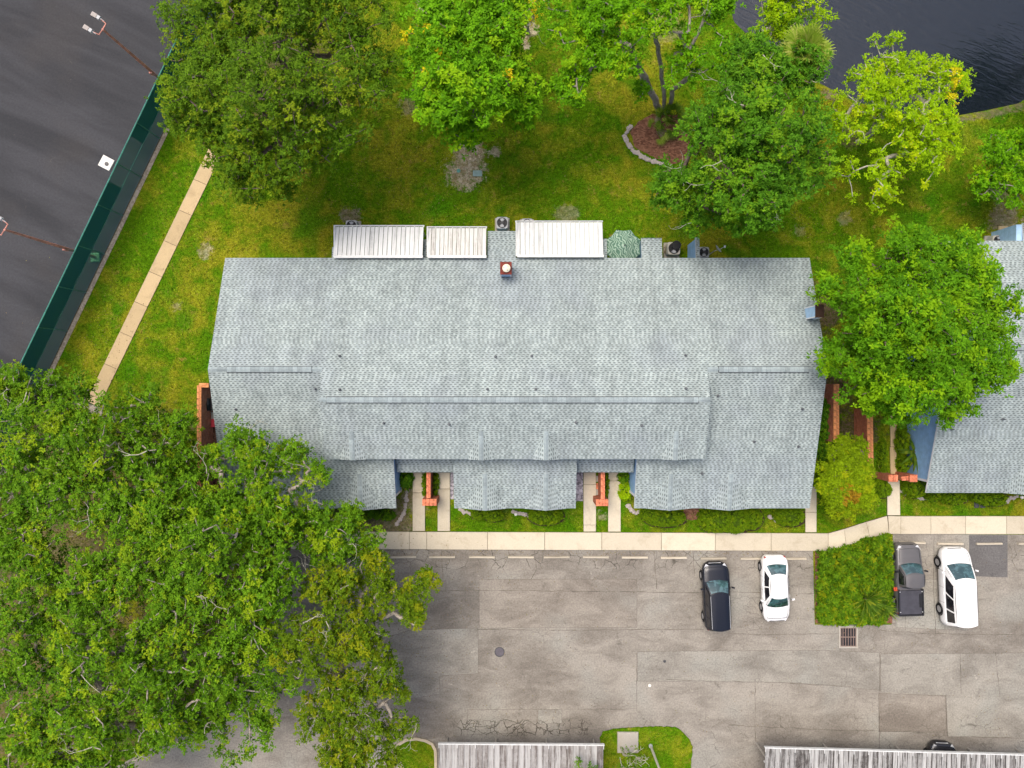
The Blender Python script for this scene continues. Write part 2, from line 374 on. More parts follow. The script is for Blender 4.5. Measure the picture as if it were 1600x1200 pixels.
def metalpanel(name, c, stain, amt, half):
    t = NT(name); p = t.pos(); oi = t.add('ObjectInfo').outputs['Random']
    mp = t.vscale(p, (7.0, 0.5, 1)); n = t.noise(mp, 1.0, 5, 0.75, 0.4); n2 = t.noise(t.vscale(p, (22, 0.9, 1)), 1.0, 3, 0.7); n3 = t.noise(p, 3, 4, 0.75)
    f = t.math('ADD', t.math('MULTIPLY', t.rng(n, 0.42, 0.72), amt), t.math('MULTIPLY', t.math('MULTIPLY', oi, oi), amt * 0.8))
    f = t.math('MULTIPLY', f, t.rng(n2, 0.25, 0.65, 0.4, 1.15)); f = t.math('MULTIPLY', f, t.rng(n3, 0.2, 0.7, 0.5, 1.25), clamp=True)
    sx = t.add('SeparateXYZ'); t.put(sx.inputs[0], t.objco())
    edge = t.math('MULTIPLY', t.rng(t.math('ABSOLUTE', sx.outputs[0]), half - .055, half - .01, 0, 1), t.rng(n, 0.36, 0.6, 0.25, 1.0))     # darker line along the seams, broken up by noise
    f = t.math('MAXIMUM', f, t.math('MULTIPLY', edge, min(1.0, amt * 1.7)))
    return t.col(t.mix(f, c, stain), 0.55, 0.3)
M['patio_panel'] = metalpanel('white_pan_roof', (0.66, 0.67, 0.66), (0.22, 0.225, 0.225), 0.37, .155)
M['patio_panel2'] = metalpanel('weathered_pan_roof', (0.61, 0.61, 0.59), (0.19, 0.165, 0.14), 0.50, .145)
M['carport_panel'] = metalpanel('stained_carport_pan', (0.43, 0.43, 0.42), (0.065, 0.058, 0.053), 0.92, .163)
M['carport_panel2'] = metalpanel('weathered_carport_pan', (0.41, 0.405, 0.395), (0.125, 0.105, 0.095), 0.80, .195)
M['white_metal'] = simple('white_metal', (0.58, 0.59, 0.58), 0.45, 0.4, var=0.12)
M['chim_top'] = simple('rusted_chimney_cover', (0.16, 0.035, 0.025), 0.8, 0.2, var=0.3, scale=4)
M['chim_cap'] = simple('chimney_cap_metal', (0.66, 0.62, 0.48), 0.5, 0.4)
M['black'] = simple('black_plastic', (0.012, 0.012, 0.014), 0.5, 0.4)
M['dark_metal'] = simple('dark_metal', (0.05, 0.05, 0.055), 0.5, 0.5)
M['grey_metal'] = simple('grey_metal', (0.40, 0.41, 0.42), 0.5, 0.4)
M['tan_metal'] = simple('beige_metal', (0.47, 0.45, 0.39), 0.55, 0.4)
M['blade'] = simple('fan_blade', (0.62, 0.64, 0.66), 0.45, 0.4)
M['rust'] = simple('rusty_pole_paint', (0.58, 0.255, 0.20), 0.7, 0.3, var=0.35, scale=2)
M['lamp_glass'] = simple('flood_lens', (0.15, 0.125, 0.12), 0.25, 0.5)
M['green_paint'] = simple('green_fence_paint', (0.035, 0.20, 0.155), 0.55, 0.4, var=0.25)
M['green_pad'] = simple('green_painted_base', (0.095, 0.30, 0.135), 0.7, 0.3, var=0.3, scale=5)
t = NT('windscreen_cloth'); p = t.pos(); n = t.noise(p, 1.5, 4, 0.6)
M['screen'] = t.col(t.mix(t.rng(n, 0.3, 0.7), (0.006, 0.150, 0.120), (0.009, 0.190, 0.150)), 0.9, 0.1)
def mesh_mat(name, c, cover):
    t = NT(name); t.col(c, 0.7, 0.3); tr = t.add('BsdfTransparent'); mx = t.add('MixShader'); mx.inputs[0].default_value = cover
    t.l.new(tr.outputs[0], mx.inputs[1]); t.l.new(t.b.outputs[0], mx.inputs[2]); t.l.new(mx.outputs[0], t.out.inputs[0]); return t.m
M['chainlink'] = mesh_mat('green_chain_link', (0.020, 0.150, 0.155), 0.72)
t = NT('gravel'); v = t.add('TexVoronoi'); t.put(v.inputs['Vector'], t.pos()); v.inputs['Scale'].default_value = 9
M['gravel'] = t.col(t.mix(v.outputs['Color'], (0.20, 0.165, 0.12), (0.42, 0.37, 0.30)), 0.95, 0.1)
t = NT('mulch'); p = t.pos(); v = t.add('TexVoronoi'); t.put(v.inputs['Vector'], t.vscale(p, (1, 1.8, 1))); v.inputs['Scale'].default_value = 7
sepc = t.add('SeparateColor'); t.put(sepc.inputs[0], v.outputs['Color'])
M['mulch'] = t.col(t.mix(sepc.outputs[0], (0.115, 0.050, 0.030), (0.27, 0.135, 0.085)), 0.95, 0.1); t.bump(v.outputs['Distance'], 0.8, 0.03)
t = NT('pebbles'); p = t.pos(); v = t.add('TexVoronoi'); t.put(v.inputs['Vector'], p); v.inputs['Scale'].default_value = 8
sepc = t.add('SeparateColor'); t.put(sepc.inputs[0], v.outputs['Color'])
M['pebble'] = t.col(t.mix(sepc.outputs[0], (0.13, 0.115, 0.13), (0.52, 0.48, 0.52)), 0.9, 0.2); t.bump(v.outputs['Distance'], 0.8, 0.03)
M['bed_soil'] = simple('dark_bed_soil', (0.050, 0.036, 0.022), 0.95, 0.05, var=0.5, scale=9)
M['stone'] = simple('edging_stone', (0.40, 0.35, 0.32), 0.9, 0.2, var=0.3, scale=6)
t = NT('pond_water'); p = t.pos(); mp = t.add('Mapping', vector_type='TEXTURE'); t.put(mp.inputs['Vector'], p); mp.inputs['Rotation'].default_value = (0, 0, R(-22)); mp.inputs['Scale'].default_value = (1.3, 0.24, 1)
n = t.noise(mp.outputs[0], 0.9, 3, 0.6, 0.6)
M['water'] = t.col((0.008, 0.012, 0.018), 0.04, 0.5); t.b.inputs['IOR'].default_value = 1.8; t.bump(n, 0.42, 0.10)
def paint(name, c, rough=0.16, metal=0.0, coat=0.6):
    t = NT(name); p = t.objco(); n = t.noise(p, 2, 3)
    t.col(t.mix(1.0, c, grey(t, t.rng(n, 0.3, 0.7, 0.96, 1.04)), 'MULTIPLY'), rough + 0.15, 0.5, metal)
    t.b.inputs['Coat Weight'].default_value = coat; t.b.inputs['Coat Roughness'].default_value = rough; return t.m
M['car_black'] = paint('midnight_paint', (0.006, 0.008, 0.015), 0.10, 0.0, 0.25)
M['car_white'] = paint('white_paint', (0.80, 0.80, 0.79), 0.15)
M['car_grey'] = paint('grey_metallic_paint', (0.125, 0.12, 0.122), 0.2, 0.25, 0.3)
M['car_dark'] = paint('charcoal_paint', (0.02, 0.02, 0.024), 0.12, 0.1, 0.3)
M['tonneau'] = simple('vinyl_bed_cover', (0.048, 0.048, 0.060), 0.7, 0.3, var=0.15)
def glassy(name, c):
    t = NT(name); n = t.noise(t.objco(), 3.0, 3, 0.6, 0.8); t.col(t.mix(t.rng(n, 0.4, 0.65), c, tuple(x * 2.3 + 0.01 for x in c)), 0.06, 0.6)
    t.b.inputs['IOR'].default_value = 1.7; return t.m
M['glass'] = glassy('tinted_windscreen', (0.028, 0.060, 0.066))
M['glass_green'] = glassy('green_windscreen', (0.010, 0.040, 0.034))
M['glass_dark'] = glassy('dark_side_glass', (0.008, 0.008, 0.010))
M['tyre'] = simple('tyre_rubber', (0.014, 0.014, 0.015), 0.85, 0.2)
M['rim'] = simple('alloy_rim', (0.42, 0.42, 0.43), 0.35, 0.5, 0.6)
M['red_lens'] = simple('red_lens', (0.42, 0.012, 0.015), 0.25, 0.5)
M['clear_lens'] = simple('clear_lens', (0.62, 0.63, 0.65), 0.2, 0.5)
M['window_pane'] = glassy('window_pane', (0.02, 0.025, 0.03))
M['door'] = simple('door_paint', (0.22, 0.08, 0.05), 0.5, 0.4)
M['terracotta'] = simple('pot', (0.42, 0.40, 0.36), 0.8)
M['pink'] = simple('coral_pink_plastic', (0.72, 0.065, 0.085), 0.5, 0.4)
t = NT('leaf_print_canvas'); p = t.objco(); wv = t.add('TexWave', wave_type='BANDS'); t.put(wv.inputs['Vector'], p); wv.inputs['Scale'].default_value = 1.9
wv.inputs['Distortion'].default_value = 11; wv.inputs['Detail'].default_value = 0.6; wv.inputs['Detail Scale'].default_value = 1.6
M['canvas'] = t.col(t.mix(t.rng(wv.outputs[1], 0.60, 0.72), (0.085, 0.165, 0.118), (0.27, 0.37, 0.29)), 0.85, 0.15)

def bark(name, a, b):
    t = NT(name); p = t.objco(); n = t.noise(t.vscale(p, (3, 3, 0.8)), 3, 6, 0.75, 0.5); t.bump(n, 0.6, 0.04)
    return t.col(t.mix(t.rng(n, 0.3, 0.7), a, b), 0.95, 0.1)
M['bark'] = bark('grey_bark', (0.21, 0.18, 0.145), (0.44, 0.39, 0.33))
M['bark_dark'] = bark('brown_bark', (0.10, 0.075, 0.055), (0.24, 0.19, 0.15))
M['bark_pale'] = bark('pale_bark', (0.30, 0.28, 0.21), (0.52, 0.49, 0.40))
def leaf(name, lo, hi, alt, altamt=0.25, trans=0.30):
    t = NT(name); a = t.add('Attribute', attribute_name='tint').outputs['Fac']; h = t.add('Attribute', attribute_name='clump').outputs['Fac']
    c = t.mix(a, lo, hi); c = t.mix(t.rng(h, 1 - altamt, 1.0, 0, 0.9), c, alt)
    t.col(c, 0.65, 0.10)
    tl = t.add('BsdfTranslucent'); t.put(tl.inputs[0], t.mix(1.0, c, (1.25, 1.35, 0.55), 'MULTIPLY'))
    mx = t.add('MixShader'); mx.inputs[0].default_value = trans
    t.l.new(t.b.outputs[0], mx.inputs[1]); t.l.new(tl.outputs[0], mx.inputs[2]); t.l.new(mx.outputs[0], t.out.inputs[0]); return t.m
M['l_oak'] = leaf('oak_leaves', (0.034, 0.105, 0.003), (0.150, 0.310, 0.008), (0.26, 0.37, 0.008), 0.34, 0.24)
M['l_oak_dark'] = leaf('dark_oak_leaves', (0.040, 0.100, 0.003), (0.140, 0.265, 0.009), (0.23, 0.31, 0.009), 0.32)
M['l_oak_olive'] = leaf('olive_oak_leaves', (0.046, 0.100, 0.002), (0.160, 0.260, 0.006), (0.28, 0.31, 0.007), 0.32)
M['l_bright'] = leaf('bright_leaves', (0.055, 0.170, 0.002), (0.175, 0.420, 0.005), (0.27, 0.46, 0.005), 0.3)
M['l_gold'] = leaf('golden_clusters', (0.46, 0.40, 0.005), (0.66, 0.58, 0.010), (0.60, 0.42, 0.010), 0.3, 0.2)
M['l_mid'] = leaf('mid_green_leaves', (0.042, 0.120, 0.003), (0.130, 0.290, 0.008), (0.20, 0.34, 0.007), 0.28)
M['l_deep'] = leaf('deep_green_leaves', (0.032, 0.110, 0.004), (0.120, 0.305, 0.012), (0.20, 0.37, 0.010), 0.35)
M['l_lime'] = leaf('lime_leaves', (0.165, 0.300, 0.002), (0.360, 0.570, 0.004), (0.47, 0.58, 0.005), 0.3, 0.35)
M['l_ash'] = leaf('glossy_leaves', (0.044, 0.140, 0.003), (0.140, 0.345, 0.007), (0.24, 0.43, 0.005), 0.4)
M['l_shrub'] = leaf('yellow_green_leaves', (0.110, 0.185, 0.002), (0.27, 0.40, 0.005), (0.36, 0.41, 0.005), 0.3)
M['l_orange'] = leaf('orange_leaves', (0.28, 0.17, 0.010), (0.42, 0.26, 0.014), (0.35, 0.2, 0.014), 0.3)
M['l_hedge'] = leaf('hedge_leaves', (0.070, 0.145, 0.002), (0.165, 0.285, 0.004), (0.22, 0.30, 0.005), 0.3)
M['l_frond'] = leaf('fronds', (0.045, 0.105, 0.006), (0.125, 0.215, 0.018), (0.26, 0.30, 0.02), 0.25)
M['l_palm'] = leaf('palm_fronds', (0.14, 0.24, 0.012), (0.30, 0.40, 0.05), (0.44, 0.44, 0.12), 0.35)
M['l_dry'] = leaf('dry_fronds', (0.22, 0.17, 0.10), (0.34, 0.28, 0.19), (0.3, 0.25, 0.17), 0.3, 0.1)
M['l_island'] = leaf('ground_cover_leaves', (0.035, 0.100, 0.003), (0.145, 0.280, 0.006), (0.27, 0.31, 0.006), 0.3)
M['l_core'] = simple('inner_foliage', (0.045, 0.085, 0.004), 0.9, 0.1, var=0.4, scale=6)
M['flower'] = simple('orange_red_flower', (0.62, 0.10, 0.04), 0.6)

# ------------------------------------------------------------------ ground and water
def inside(px, py, poly):
    r = np.zeros(px.shape, bool); n = len(poly)
    for i in range(n):
        x0, y0 = poly[i][:2]; x1, y1 = poly[(i + 1) % n][:2]
        if y0 == y1: continue
        cnd = ((y0 > py) != (y1 > py)) & (px < (x1 - x0) * (py - y0) / (y1 - y0) + x0)
        r ^= cnd
    return r
def pxpoly(pts, z=0.0): return [tuple(at(x, y, z))[:2] for x, y in pts]
POND = pxpoly([(1137, -500), (1140, -20), (1146, 30), (1175, 58), (1225, 88), (1282, 128), (1340, 158), (1420, 178), (1495, 181), (1545, 172), (1600, 160), (1640, 130), (1655, 60), (1650, -40), (1700, -500)])
xs = np.concatenate([[-3000, -900, -250, -80], np.arange(-45, 45.01, 0.45), [50, 56, 62, 80, 250, 900, 3000]])
ys = np.concatenate([[-3000, -900, -250, -80], np.arange(-36, 36.01, 0.45), [40, 45, 52, 80, 250, 900, 3000]])
GX, GY = np.meshgrid(xs, ys); gx, gy = GX.ravel(), GY.ravel()
def edge_dist(px, py, poly):
    d = np.full(px.shape, 1e9)
    for i in range(len(poly)):
        a = np.array(poly[i][:2]); b = np.array(poly[(i + 1) % len(poly)][:2]); ab = b - a
        tt = np.clip(((px - a[0]) * ab[0] + (py - a[1]) * ab[1]) / max(ab @ ab, 1e-9), 0, 1)
        d = np.minimum(d, np.hypot(px - a[0] - tt * ab[0], py - a[1] - tt * ab[1]))
    return d
sdp = np.where(inside(gx, gy, POND), 1, -1) * edge_dist(gx, gy, POND)
gz = -np.clip((sdp + 0.5) / 1.6, 0, 1) * 0.9
nx, ny = len(xs), len(ys)
fs = [[j * nx + i, j * nx + i + 1, (j + 1) * nx + i + 1, (j + 1) * nx + i] for j in range(ny - 1) for i in range(nx - 1)]
me = bpy.data.meshes.new('ground'); me.from_pydata(np.stack([gx, gy, gz], 1).tolist(), [], fs); me.materials.append(M['lawn'])
me.polygons.foreach_set('use_smooth', [True] * len(me.polygons))
for an, val in zip(('bare', 'bare_amount', 'litter'), bare_fields(gx, gy)): me.attributes.new(an, 'FLOAT', 'POINT').data.foreach_set('value', np.ascontiguousarray(val, np.float32))
struct(link('ground', me))
WP = pxpoly([(1120, -520), (1120, -20), (1130, 40), (1180, 90), (1280, 150), (1420, 195), (1500, 198), (1620, 178), (2120, 140), (2120, -520)])
struct(MB().prism(WP, -0.62, -0.34).build('pond_water', M['water']))

def sheet(name, pts, z, mat, parent=None, world=False, thick=0.0):
    poly = pts if world else pxpoly(pts)
    m = MB()
    if thick: m.prism(poly, z - thick, z)
    else: m.face([(x, y, z) for x, y in poly] if sum(poly[i][0] * poly[(i + 1) % len(poly)][1] - poly[(i + 1) % len(poly)][0] * poly[i][1] for i in range(len(poly))) > 0 else [(x, y, z) for x, y in poly[::-1]])
    return m.build(name, mat, parent)
def wobbly(pts, n=40, amp=1.0):
    out = []; L = len(pts)
    for i in range(L):
        a, b = pts[i], pts[(i + 1) % L]; m = max(1, int(math.hypot(b[0] - a[0], b[1] - a[1]) / 4))
        for k in range(m): out.append((a[0] + (b[0] - a[0]) * k / m + rnd.uniform(-amp, amp), a[1] + (b[1] - a[1]) * k / m + rnd.uniform(-amp, amp)))
    return out
LOT = [(455, 857), (1270, 858), (1273, 976), (1393, 976), (1395, 834), (1700, 836), (1700, 1500), (-300, 1500), (-300, 1230), (120, 1230), (330, 1120), (430, 960), (440, 880)]
lot = struct(sheet('parking_lot', LOT, 0.010, M['lot']))
PATCH = [('lot_light', [(590, 1000), (640, 985), (747, 981), (747, 1052), (687, 1056), (687, 1084), (600, 1098), (575, 1070)]),
         ('lot', [(731, 1109), (839, 1108), (839, 1144), (731, 1148)]), ('lot_light', [(841, 1109), (878, 1108), (878, 1130), (841, 1131)]),
         ('lot_pink', [(749, 905), (995, 905), (995, 980), (749, 981)]),
         ('lot_light', [(996, 1018), (1284, 1016), (1374, 1020), (1374, 1078), (1240, 1066), (996, 1064)]),
         ('lot_light', [(1376, 1022), (1650, 1020), (1650, 1152), (1481, 1151), (1478, 1086), (1376, 1081)]),
         ('lot_pink', [(1373, 1083), (1477, 1088), (1478, 1142), (1373, 1143)]),
         ('lot_light', [(1400, 905), (1512, 905), (1512, 985), (1400, 980)]),
         ('lot_dark', [(1514, 836), (1574, 836), (1574, 902), (1514, 900)])]
for k, (mk, pp) in enumerate(PATCH):
    cx = sum(p[0] for p in pp) / len(pp); cy = sum(p[1] for p in pp) / len(pp)
    if mk != 'lot_dark': pp = wobbly(pp, amp=.28); sheet('tar_seam', [(x + (0.35 if x > cx else -0.35), y + (0.35 if y > cy else -0.35)) for x, y in pp], 0.014, M['seam'], lot)
    sheet('asphalt_patch', pp, 0.018, M[mk], lot)
def seam(pts, w=0.038, z=0.0225, parent=lot):
    q = []
    for (a, b) in zip(pts[:-1], pts[1:]):
        n = max(2, int(math.hypot(b[0] - a[0], b[1] - a[1]) / 9))
        for k in range(n): q.append((a[0] + (b[0] - a[0]) * k / n + rnd.uniform(-.7, .7), a[1] + (b[1] - a[1]) * k / n + rnd.uniform(-.7, .7)))
    q.append(pts[-1]); m = MB(); P = [at(x, y, z) for x, y in q]; L = []; Rr = []
    for i, p in enumerate(P):
        d = P[min(i + 1, len(P) - 1)] - P[max(i - 1, 0)]; nn = V((-d.y, d.x, 0)).normalized(); w2 = w * rnd.uniform(0.2, 1.0) / 2
        L.append(p + nn * w2); Rr.append(p - nn * w2)
    for i in range(len(P) - 1): m.face([Rr[i], Rr[i + 1], L[i + 1], L[i]])
    m.build('crack', M['seam'], parent)
for pts in ([(600, 925), (750, 922), (900, 924), (1095, 926)], [(1143, 925), (1190, 926)], [(1240, 928), (1272, 927)], [(745, 983), (900, 985), (1040, 983), (1100, 984)], [(1140, 990), (1200, 992), (1310, 990)],
            [(1375, 985), (1450, 990), (1600, 992)], [(1040, 1062), (1200, 1066), (1330, 1073)], [(1375, 1020), (1374, 1200)], [(1478, 1090), (1480, 1150), (1600, 1154)], [(1140, 1133), (1280, 1140), (1480, 1145)],
            [(1410, 865), (1415, 985)], [(1460, 838), (1458, 905), (1462, 990)], [(995, 1020), (995, 1110)], [(995, 1108), (880, 1108)], [(690, 858), (692, 905)], [(835, 860), (838, 890), (830, 905)],
            [(1022, 862), (1026, 920)], [(1083, 860), (1085, 900)], [(1180, 1060), (1180, 1160)], [(1500, 1022), (1502, 1085)], [(1556, 1020), (1562, 1090)]):
    seam(pts)

# tennis court with its fence line
FB0, FB1 = at(393, -80), at(-40, 820)            # fence base line
COURT = [tuple(FB0)[:2], tuple(FB1)[:2], (-70, FB1.y), (-70, FB0.y)]
court = struct(sheet('tennis_court', COURT, 0.010, M['court'], None, True))
fd = (FB1 - FB0).normalized(); fnrm = V((-fd.y, fd.x, 0))          # to the lawn side
gpoly = [FB0 + fnrm * 0.03, FB1 + fnrm * 0.03, FB1 + fnrm * 0.32, FB0 + fnrm * 0.32]
struct(sheet('gravel_strip', [tuple(p)[:2] for p in gpoly], 0.012, M['gravel'], None, True))

# sidewalks: separate slabs over a joint bed
def slabs(name, quads, z0, z1, mat, bed=True):
    root = struct(empty(name, at(*quads[0][0])))
    inv = root.location
    for q in quads:
        P = [at(x, y, 0) - inv for x, y in q]; c = sum(P, V()) / 4
        poly = [tuple(c + (p - c) * (1 - 0.013 / max((p - c).length, .1)))[:2] for p in P]
        m = MB(); b = [tuple(p) for p in poly]
        m.prism(b, z0, z1 - 0.012)
        b2 = [tuple(V((p[0], p[1], 0)).lerp(V((c.x, c.y, 0)), 0.012 / max((V((p[0], p[1], 0)) - V((c.x, c.y, 0))).length, .1)))[:2] for p in b]
        n = 4; o = len(m.v)
        if sum(b[i][0] * b[(i + 1) % 4][1] - b[(i + 1) % 4][0] * b[i][1] for i in range(4)) < 0: b, b2 = b[::-1], b2[::-1]
        for p in b: m.v.append((p[0], p[1], z1 - 0.012))
        for p in b2: m.v.append((p[0], p[1], z1))
        for k in range(4): m.f.append([o + k, o + (k + 1) % 4, o + 4 + (k + 1) % 4, o + 4 + k]); m.mi.append(0)
        m.f.append([o + 4, o + 5, o + 6, o + 7]); m.mi.append(0)
        m.build('slab', mat, root)
    if bed:
        m = MB()
        for q in quads: m.prism([tuple(at(x, y) - inv)[:2] for x, y in q], z0 + 0.001, z1 - 0.03)
        m.build('joint_bed', M['joint'], root)
    return root
def strip(xs_, top, bot): return [[(a, top), (b, top), (b, bot), (a, bot)] for a, b in zip(xs_[:-1], xs_[1:])]
q = strip([455, 520, 585, 640, 667, 762, 851, 940, 1033, 1117, 1204, 1293], 830, 857.5)
for k, qq in enumerate(q): q[k] = [(x, y + (x - 560) * 0.0038) for x, y in qq]
q += [[(1293, 832.8), (1318, 826), (1321, 853.5), (1293, 860.3)], [(1318, 826), (1352, 815), (1359, 843), (1321, 853.5)], [(1352, 815), (1385, 805.5), (1388, 834), (1359, 843)]]
q += strip([1386, 1406, 1453, 1507, 1571, 1640, 1720], 806, 834)
q[14] = [(1386, 805.5), (1406, 806), (1406, 834), (1388, 834)]
slabs('sidewalk', q, 0.0, 0.12, M['walk'])
for pre, x0, x1, js in (('a', 645, 664.3, [738, 769.5, 829.5]), ('b', 684, 703.2, [738, 763.5, 829.5]), ('c', 911.5, 931, [738, 757, 820, 830.2]), ('d', 950, 969.5, [738, 751, 830.5]), ('e', 1257.5, 1275, [760, 800, 831.5])):
    slabs('front_walk', [[(x0, a), (x1, a), (x1, b), (x0, b)] for a, b in zip(js[:-1], js[1:])], 0.0, 0.10, M['walk'])
slabs('front_walk', [[(1385, 752), (1404.5, 750), (1405.5, 805), (1385.5, 805)]], 0.0, 0.10, M['walk'])
slabs('side_walk', [[(1390, 600 + k * 49), (1400, 600 + k * 49), (1400.5, 649 + k * 49), (1391, 649 + k * 49)] for k in range(3)], 0.0, 0.06, M['walk2'])
def cl(y): return 305.5 + (y - 300) * (162.5 - 305.5) / 295.0
ys_ = [332 - 47.8 * k for k in range(2, 0, -1)] + [332, 380, 428, 475, 522.5, 572, 620, 668, 716, 764]
slabs('footpath', [[(cl(a) - 10.2, a - 4), (cl(a) + 10.2, a + 5), (cl(b) + 10.2, b + 5), (cl(b) - 10.2, b - 4)] for a, b in zip(ys_[:-1], ys_[1:])], 0.0, 0.05, M['walk2'])

# beds
struct(sheet('mulch_bed', wobbly([(985, 205), (1000, 188), (1020, 178), (1060, 180), (1080, 215), (1070, 250), (1052, 257), (1020, 245), (992, 230)]), 0.012, M['mulch']))
struct(sheet('mulch_bed', wobbly([(1066, 780), (1098, 780), (1098, 812), (1070, 812)]), 0.012, M['mulch']))
struct(sheet('gravel_bed', wobbly([(900, 738), (911, 738), (911, 783), (900, 783)], amp=.4), 0.012, M['pebble']))
struct(sheet('gravel_bed', wobbly([(703.6, 738), (709, 738), (709, 780), (703.6, 780)], amp=.3), 0.012, M['pebble']))
struct(sheet('courtyard_soil', [(311, 600), (360, 600), (360, 780), (311, 780)], 0.012, M['mulch']))
struct(sheet('planting_soil', wobbly([(1273, 860), (1300, 859), (1340, 850), (1392, 834), (1394, 974), (1274, 974)], amp=.6), 0.014, M['mulch']))

# ------------------------------------------------------------------ buildings
def roof_plane(name, poly, plane, parent, thick=0.14, mat=None):
    """poly: (x, y) outline; plane(x, y) -> z; the courses run along x"""
    m = MB(); ar = sum(poly[i][0] * poly[(i + 1) % len(poly)][1] - poly[(i + 1) % len(poly)][0] * poly[i][1] for i in range(len(poly)))
    if ar < 0: poly = poly[::-1]
    g = math.hypot(1.0, plane(0, 1) - plane(0, 0)); up = 1 if plane(0, 1) > plane(0, 0) else -1
    top = [(x, y, plane(x, y)) for x, y in poly]; bot = [(x, y, plane(x, y) - thick) for x, y in poly]
    m.face(top, [(x, up * y * g) for x, y in poly], 0)
    m.face(bot[::-1], None, 1)
    n = len(poly)
    for i in range(n):
        j = (i + 1) % n; m.face([bot[i], bot[j], top[j], top[i]], None, 1)
    return m.build(name, [mat or M['shingle'], M['trim']], parent)

capm = {}
def cap_mesh(w, l, h):
    k = (round(w, 2), round(l, 2), round(h, 2))
    if k not in capm:
        m = MB(); m.v = [(-l / 2, -w / 2, -h), (l / 2, -w / 2, -h), (l / 2, 0, 0), (-l / 2, 0, 0), (l / 2, w / 2, -h), (-l / 2, w / 2, -h),
                         (-l / 2, -w / 2, -h - .03), (l / 2, -w / 2, -h - .03), (l / 2, w / 2, -h - .03), (-l / 2, w / 2, -h - .03)]
        m.f = [[0, 1, 2, 3], [3, 2, 4, 5], [6, 7, 1, 0], [5, 4, 8, 9], [1, 7, 8, 4, 2], [0, 3, 5, 9, 6]]; m.mi = [0] * 6
        capm[k] = m.mesh('ridge_cap', M['cap'])
    return capm[k]
def ridge_caps(a, b, parent, w=0.30, l=0.27, h=0.06, lift=0.05):
    a, b = V(a), V(b); d = b - a; n = max(1, round(d.length / l)); step = d.length / n
    me = cap_mesh(w, step * 0.97, h)
    for k in range(n):
        o = link('ridge_cap', me, parent); o.location = a + d * ((k + .5) / n) + V((0, 0, lift + rnd.uniform(0, .008)))
        o.rotation_euler = (0, -math.asin(d.z / d.length), math.atan2(d.y, d.x))

def cricket(cx, ya, ye, plane, hw, h, parent, over=0.10):
    """small eyebrow gable at the eave, its courses parallel with its ridge"""
    apex = V((cx, ya, plane(cx, ya) + 0.012)); ze = plane(cx, ye)
    pk = V((cx, ye - over, ze + h)); L = V((cx - hw, ye - 0.012, ze + 0.012)); Rr = V((cx + hw, ye - 0.012, ze + 0.012))
    m = MB()
    wl_ = math.hypot(hw, h)
    m.face([apex, L, pk], [(ya, 0), (ye, -wl_), (ye, 0)], 0); m.face([apex, pk, Rr], [(ya, 0), (ye, 0), (ye, -wl_)], 0)
    lo = V((0, 0, -0.10)); m.face([L, L + lo, pk + lo, pk], None, 1); m.face([pk, pk + lo, Rr + lo, Rr], None, 1)
    m.face([L + lo, Rr + lo, pk + lo], None, 1)
    o = m.build('eyebrow_gable', [M['shingle'], M['trim']], parent)
    ridge_caps(apex.lerp(pk, 0.10), pk, parent, 0.26, 0.26, 0.03, 0.035)

def wall_run(m, pts, zf, z0=0.0, step=0.6, closed=False):
    for a, b in zip(pts[:-1], pts[1:]):
        n = max(1, int(math.hypot(b[0] - a[0], b[1] - a[1]) / step))
        for k in range(n):
            p = (a[0] + (b[0] - a[0]) * k / n, a[1] + (b[1] - a[1]) * k / n); q = (a[0] + (b[0] - a[0]) * (k + 1) / n, a[1] + (b[1] - a[1]) * (k + 1) / n)
            m.face([(p[0], p[1], z0), (q[0], q[1], z0), (q[0], q[1], zf(*q)), (p[0], p[1], zf(*p))])
def window(x, y, z, w, h, ny, parent):
    """ny: outward y direction (+1 north, -1 south)"""
    f = MB(); t_ = 0.06
    for dx, dz, ww, hh in ((-w / 2, 0, t_, h), (w / 2, 0, t_, h), (0, -h / 2, w + t_, t_), (0, h / 2, w + t_, t_), (0, 0, w, 0.04)):
        f.box((x + dx, y + ny * 0.03, z + dz), (ww, 0.06, hh))
    o = f.build('window', M['trim'], parent)
    MB().box((x, y + ny * 0.012, z), (w, 0.02, h)).build('pane', M['window_pane'], o)
def door(x, y, parent, ny=-1):
    o = MB().box((x, y + ny * 0.03, 1.05), (0.92, 0.06, 2.1)).build('door', M['door'], parent)
    MB().lathe((x + 0.36, y + ny * 0.09, 1.0), [(0.0, -.03), (.03, -.02), (.03, .02), (0, .03)], 8).build('door_handle', M['grey_metal'], o)

MAINZ = lambda x, y: 2.70 + 0.348 * (8.07 - y)          # north plane
UPZ = lambda x, y: 5.835 + 0.30 * (y + 0.94)            # south plane of the raised middle
LOWZ = lambda x, y: 5.20 + 0.28 * (y - 0.89)            # south planes of wings and bays
PORZ = lambda x, y: 2.50 + 0.28 * (y + 5.68)
XL, XR, U0, U1, YE = -18.35, 19.04, -11.45, 11.80, -7.95
bld = empty('townhouse_building', (0, 0, 0))
tag(bld, 'long pale grey shingled townhouse row with blue walls in the middle of the picture', 'building')
roof = roof_plane('roof', [(XL, 8.07), (XL, .89), (U0, .89), (U0, -.94), (U1, -.94), (U1, .89), (XR, .89), (XR, 8.07)], MAINZ, bld); roof['label'] = 'north roof slope running up to the ridges'
ur = roof_plane('roof', [(U0, -.94), (U1, -.94), (U1, -4.58), (U0, -4.58)], UPZ, bld); ur['label'] = 'raised south slope over the middle units'
wl1 = roof_plane('roof', [(XL, .89), (-11.1, .89), (-11.1, -3.9), (-7.41, -3.9), (-7.41, YE), (XL, YE)], LOWZ, bld); wl1['label'] = 'south slope of the west wing under the oak'
